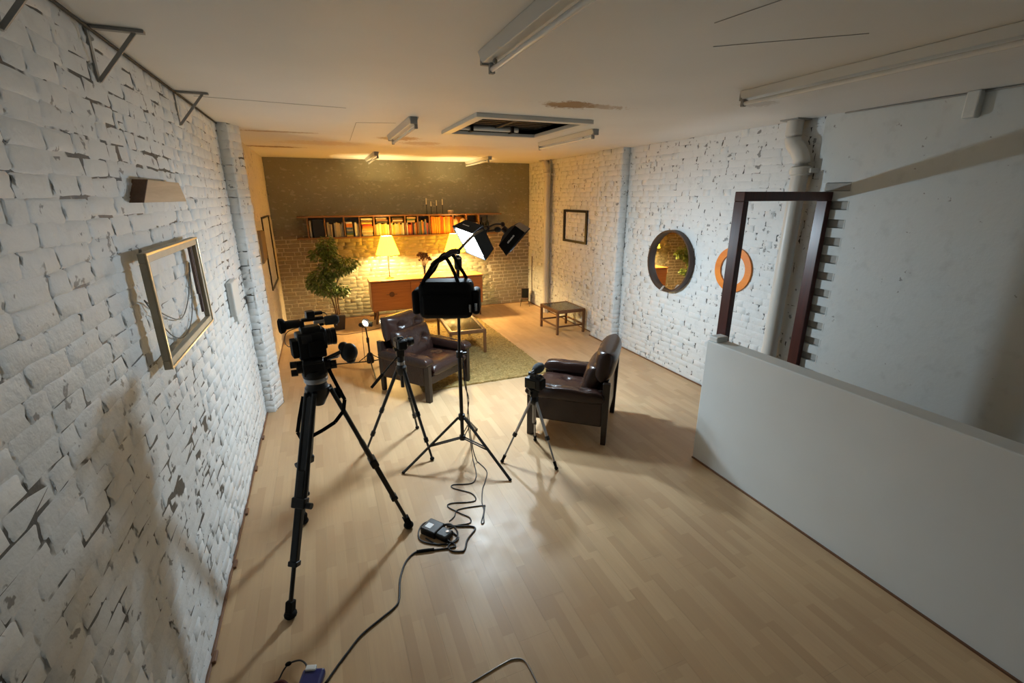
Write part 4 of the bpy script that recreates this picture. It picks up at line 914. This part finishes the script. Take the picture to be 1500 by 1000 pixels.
# --- low lamp stand beyond the armchair
K = Vector((.45, 6.47, 0)); lk = thing('small_light_stand', 'low black light stand with a small lit lamp behind the facing armchair', 'light stand', K)
MB().cyl((0, 0, .06), (-.005, 0, .40), .014).build('pole', 'black_metal', lk, smooth='auto'); MB().cyl((-.005, 0, .38), (-.02, 0, .575), .010).build('upper_pole', 'black_metal', lk, smooth='auto'); MB().cyl((-.008, 0, .36), (-.008, 0, .43), .02).build('collar', 'black', lk, smooth='auto')
MB().lathe([(.05, .06), (.055, .09), (.04, .19), (.02, .21)], 12).build('hub', 'black', lk, smooth='auto')
for ft in ((-.06, 6.73), (.46, 5.87), (.95, 6.76)):
    F_ = V3(*ft, .012)-K; out = V3(F_.x, F_.y, 0).normalized()
    lg = MB().cyl(V3(0, 0, .075)+out*.03, F_, .009).build('leg', 'black_metal', lk, smooth='auto'); MB().cyl(V3(0, 0, .20), V3(0, 0, .075)+(F_-V3(0, 0, .075))*.32, .006).build('brace', 'black_metal', lg)
    MB().ball(F_, .014, .014, .012).build('foot', 'black_matt', lg, smooth=True)
hd3 = V3(.35, -.55, .45).normalized(); hc = V3(-.02, 0, .635)
q = hd3.to_track_quat('Z', 'Y').to_matrix().to_4x4(); q.translation = hc
MB().lathe([(.02, -.07), (.04, -.06), (.045, -.01), (.062, .03), (.058, .03), (.03, -.01), (0, -.012)], 18, q).build('lamp_head', 'grey_metal', lk, smooth='auto')
MB().lathe([(0, .0), (.036, 0), (.036, .006), (0, .008)], 16, q).build('lamp_face', 'bulb', lk, smooth='auto')
MB().beam(hc+RT*.05, hc+RT*.10+V3(0, 0, -.005), .05, .07).build('barn_door', 'black', lk); MB().ball(hc-RT*.065+V3(0, 0, -.02), .03).build('yoke_knob', 'black', lk, smooth=True)
MB().tube([hc-RT*.045, V3(-.07, -.02, .5), V3(-.075, -.02, .3), V3(-.07, -.02, .12), V3(-.05, -.02, .08), V3(-.02, -.05, .10)], .004, 6).build('cable', 'brown_cable', lk, smooth=True)
lamp('small_lamp_light', 'SPOT', K+hc+hd3*.04, P_SMALL, (1, .72, .36), hd3, .04).data.spot_size = math.radians(120)

# ------------------------------------------------------------------ cables and small things on the floor
def cable(name, label, pts, r, mat='rubber_cable', zs=None):
    P = [(x, y, (zs[i] if zs else r+.001)) for i, (x, y) in enumerate(pts)]
    return tag(MB().tube(P, r, 6, 5).build(name, mat, smooth=True), label, 'cable')
ad = thing('power_adapter', 'black power adapter block with a white sticker on the floor', 'adapter', (.525, 2.745, 0), math.radians(-52))
MB().box((-.10, -.062, 0), (.03, .062, .055)).build('block', 'black', ad, bevel=.008); MB().box((.02, -.05, 0), (.12, .045, .045)).build('plug_block', 'black', ad, bevel=.012)
MB().box((-.078, -.035, .0555), (-.03, .012, .0562)).build('sticker', 'white_print', ad); MB().cyl((.09, .01, .045), (.09, .01, .05), .012).build('button', 'chrome', ad)
MB().tube([(.11, -.03, .02), (.16, -.03, .01), (.17, .03, .008), (.11, .055, .008), (.08, .03, .02)], .006, 6).build('lead', 'grey_metal', ad, smooth=True)
c1 = [(1.0, 3.66), (1.057, 3.57), (1.023, 3.381), (.991, 3.283), (.93, 3.223), (.787, 3.261), (.775, 3.215), (.891, 3.097), (.903, 3.006), (.857, 2.988), (.713, 3.029), (.673, 3.0), (.743, 2.883), (.792, 2.813), (.774, 2.754), (.673, 2.764), (.575, 2.742)]
cable('power_cable', 'black cable zigzagging on the floor between light stand and adapter', [(1.005, 3.60), (1.012, 3.60), (1.045, 3.60), (1.03, 3.61), (1.05, 3.60), (1.06, 3.59)]+c1[1:], .0045, zs=[1.0, .75, .60, .42, .15, .02]+[.0055]*16)
c2 = [(1.0, 3.585), (1.02, 3.57), (1.03, 3.56), (1.05, 3.55), (1.075, 3.52), (1.092, 3.494), (1.112, 3.345), (1.054, 3.214), (.996, 3.114), (.937, 2.955), (.917, 2.847), (.856, 2.729), (.872, 2.72), (.895, 2.79), (.935, 2.885), (.93, 2.91), (.742, 2.936), (.69, 2.87), (.64, 2.83)]
cable('power_cable', 'second black cable dropping straight from the light stand and ending in a loop', c2, .0042, zs=[.95, .7, .42, .15, .02]+[.005]*14)
cable('coiled_cable', 'black cable coiled around the power adapter on the floor', [(.60, 2.80), (.482, 2.883), (.414, 2.823), (.399, 2.724), (.457, 2.657), (.565, 2.605), (.635, 2.627), (.666, 2.704), (.64, 2.794), (.577, 2.80), (.60, 2.72), (.577, 2.62), (.50, 2.63), (.44, 2.72)], .0055)
c4 = cable('extension_cable', 'long black cable curving across the bare floor from the adapter to the blue plug', [(.61, 2.79), (.70, 2.745), (.772, 2.715), (.791, 2.676), (.71, 2.596), (.664, 2.509), (.633, 2.501), (.578, 2.53), (.566, 2.58), (.60, 2.60), (.61, 2.56), (.532, 2.57), (.452, 2.589), (.363, 2.612), (.303, 2.583), (.257, 2.524), (.212, 2.409), (.187, 2.279), (.158, 2.223), (.074, 2.173), (-.044, 2.105), (-.12, 2.028), (-.173, 1.97), (-.235, 1.895)], .0062)
MB().tube([(.47, 2.586, .010), (.41, 2.60, .010), (.355, 2.61, .010)], .0105, 8).build('connector', 'black_matt', c4, smooth=True)
st = thing('power_strip', 'dark blue power strip at the bottom edge of the picture', 'power strip', (-.295, 1.925, 0), math.radians(-18))
MB().box((-.055, -.12, 0), (.055, .05, .045)).build('body', 'blue', st, bevel=.014, seg=3); MB().box((-.04, .03, .03), (.01, .058, .055)).build('plug', 'white_enamel', st, bevel=.004)
cb = cable('lead_cable', 'thin dark cable with a bead arching out of the blue power strip', [(-.50, 1.93), (-.45, 2.0), (-.428, 2.036), (-.401, 2.055), (-.352, 2.045), (-.322, 2.01), (-.315, 1.975)], .0045, zs=[.006, .01, .02, .03, .04, .045, .045])
MB().ball((-.405, 2.055, .03), .016, .011, .010).build('bead', 'black_matt', cb, smooth=True)
cable('red_cable', 'dark red cable loop beside the blue power strip', [(-.52, 1.95), (-.475, 1.985), (-.44, 1.99), (-.415, 1.97), (-.40, 1.93)], .008, 'red_cable')
tag(MB().tube([(.15, 1.575, .004), (.434, 1.627, .004), (.629, 1.661, .004), (.685, 1.66, .004), (.725, 1.634, .004), (.735, 1.56, .004), (.74, 1.42, .004)], .0042, 6).build('wire_loop', 'acrylic', smooth=True), 'thin grey wire loop lying at the bottom edge of the floor', 'wire')
cable('wall_cable', 'thin brown cable on the floor between the ficus pot and the sideboard', [(.0, 8.45), (.15, 8.3), (.4, 8.32), (.75, 8.45), (.9, 8.6)], .005, 'brown_cable')
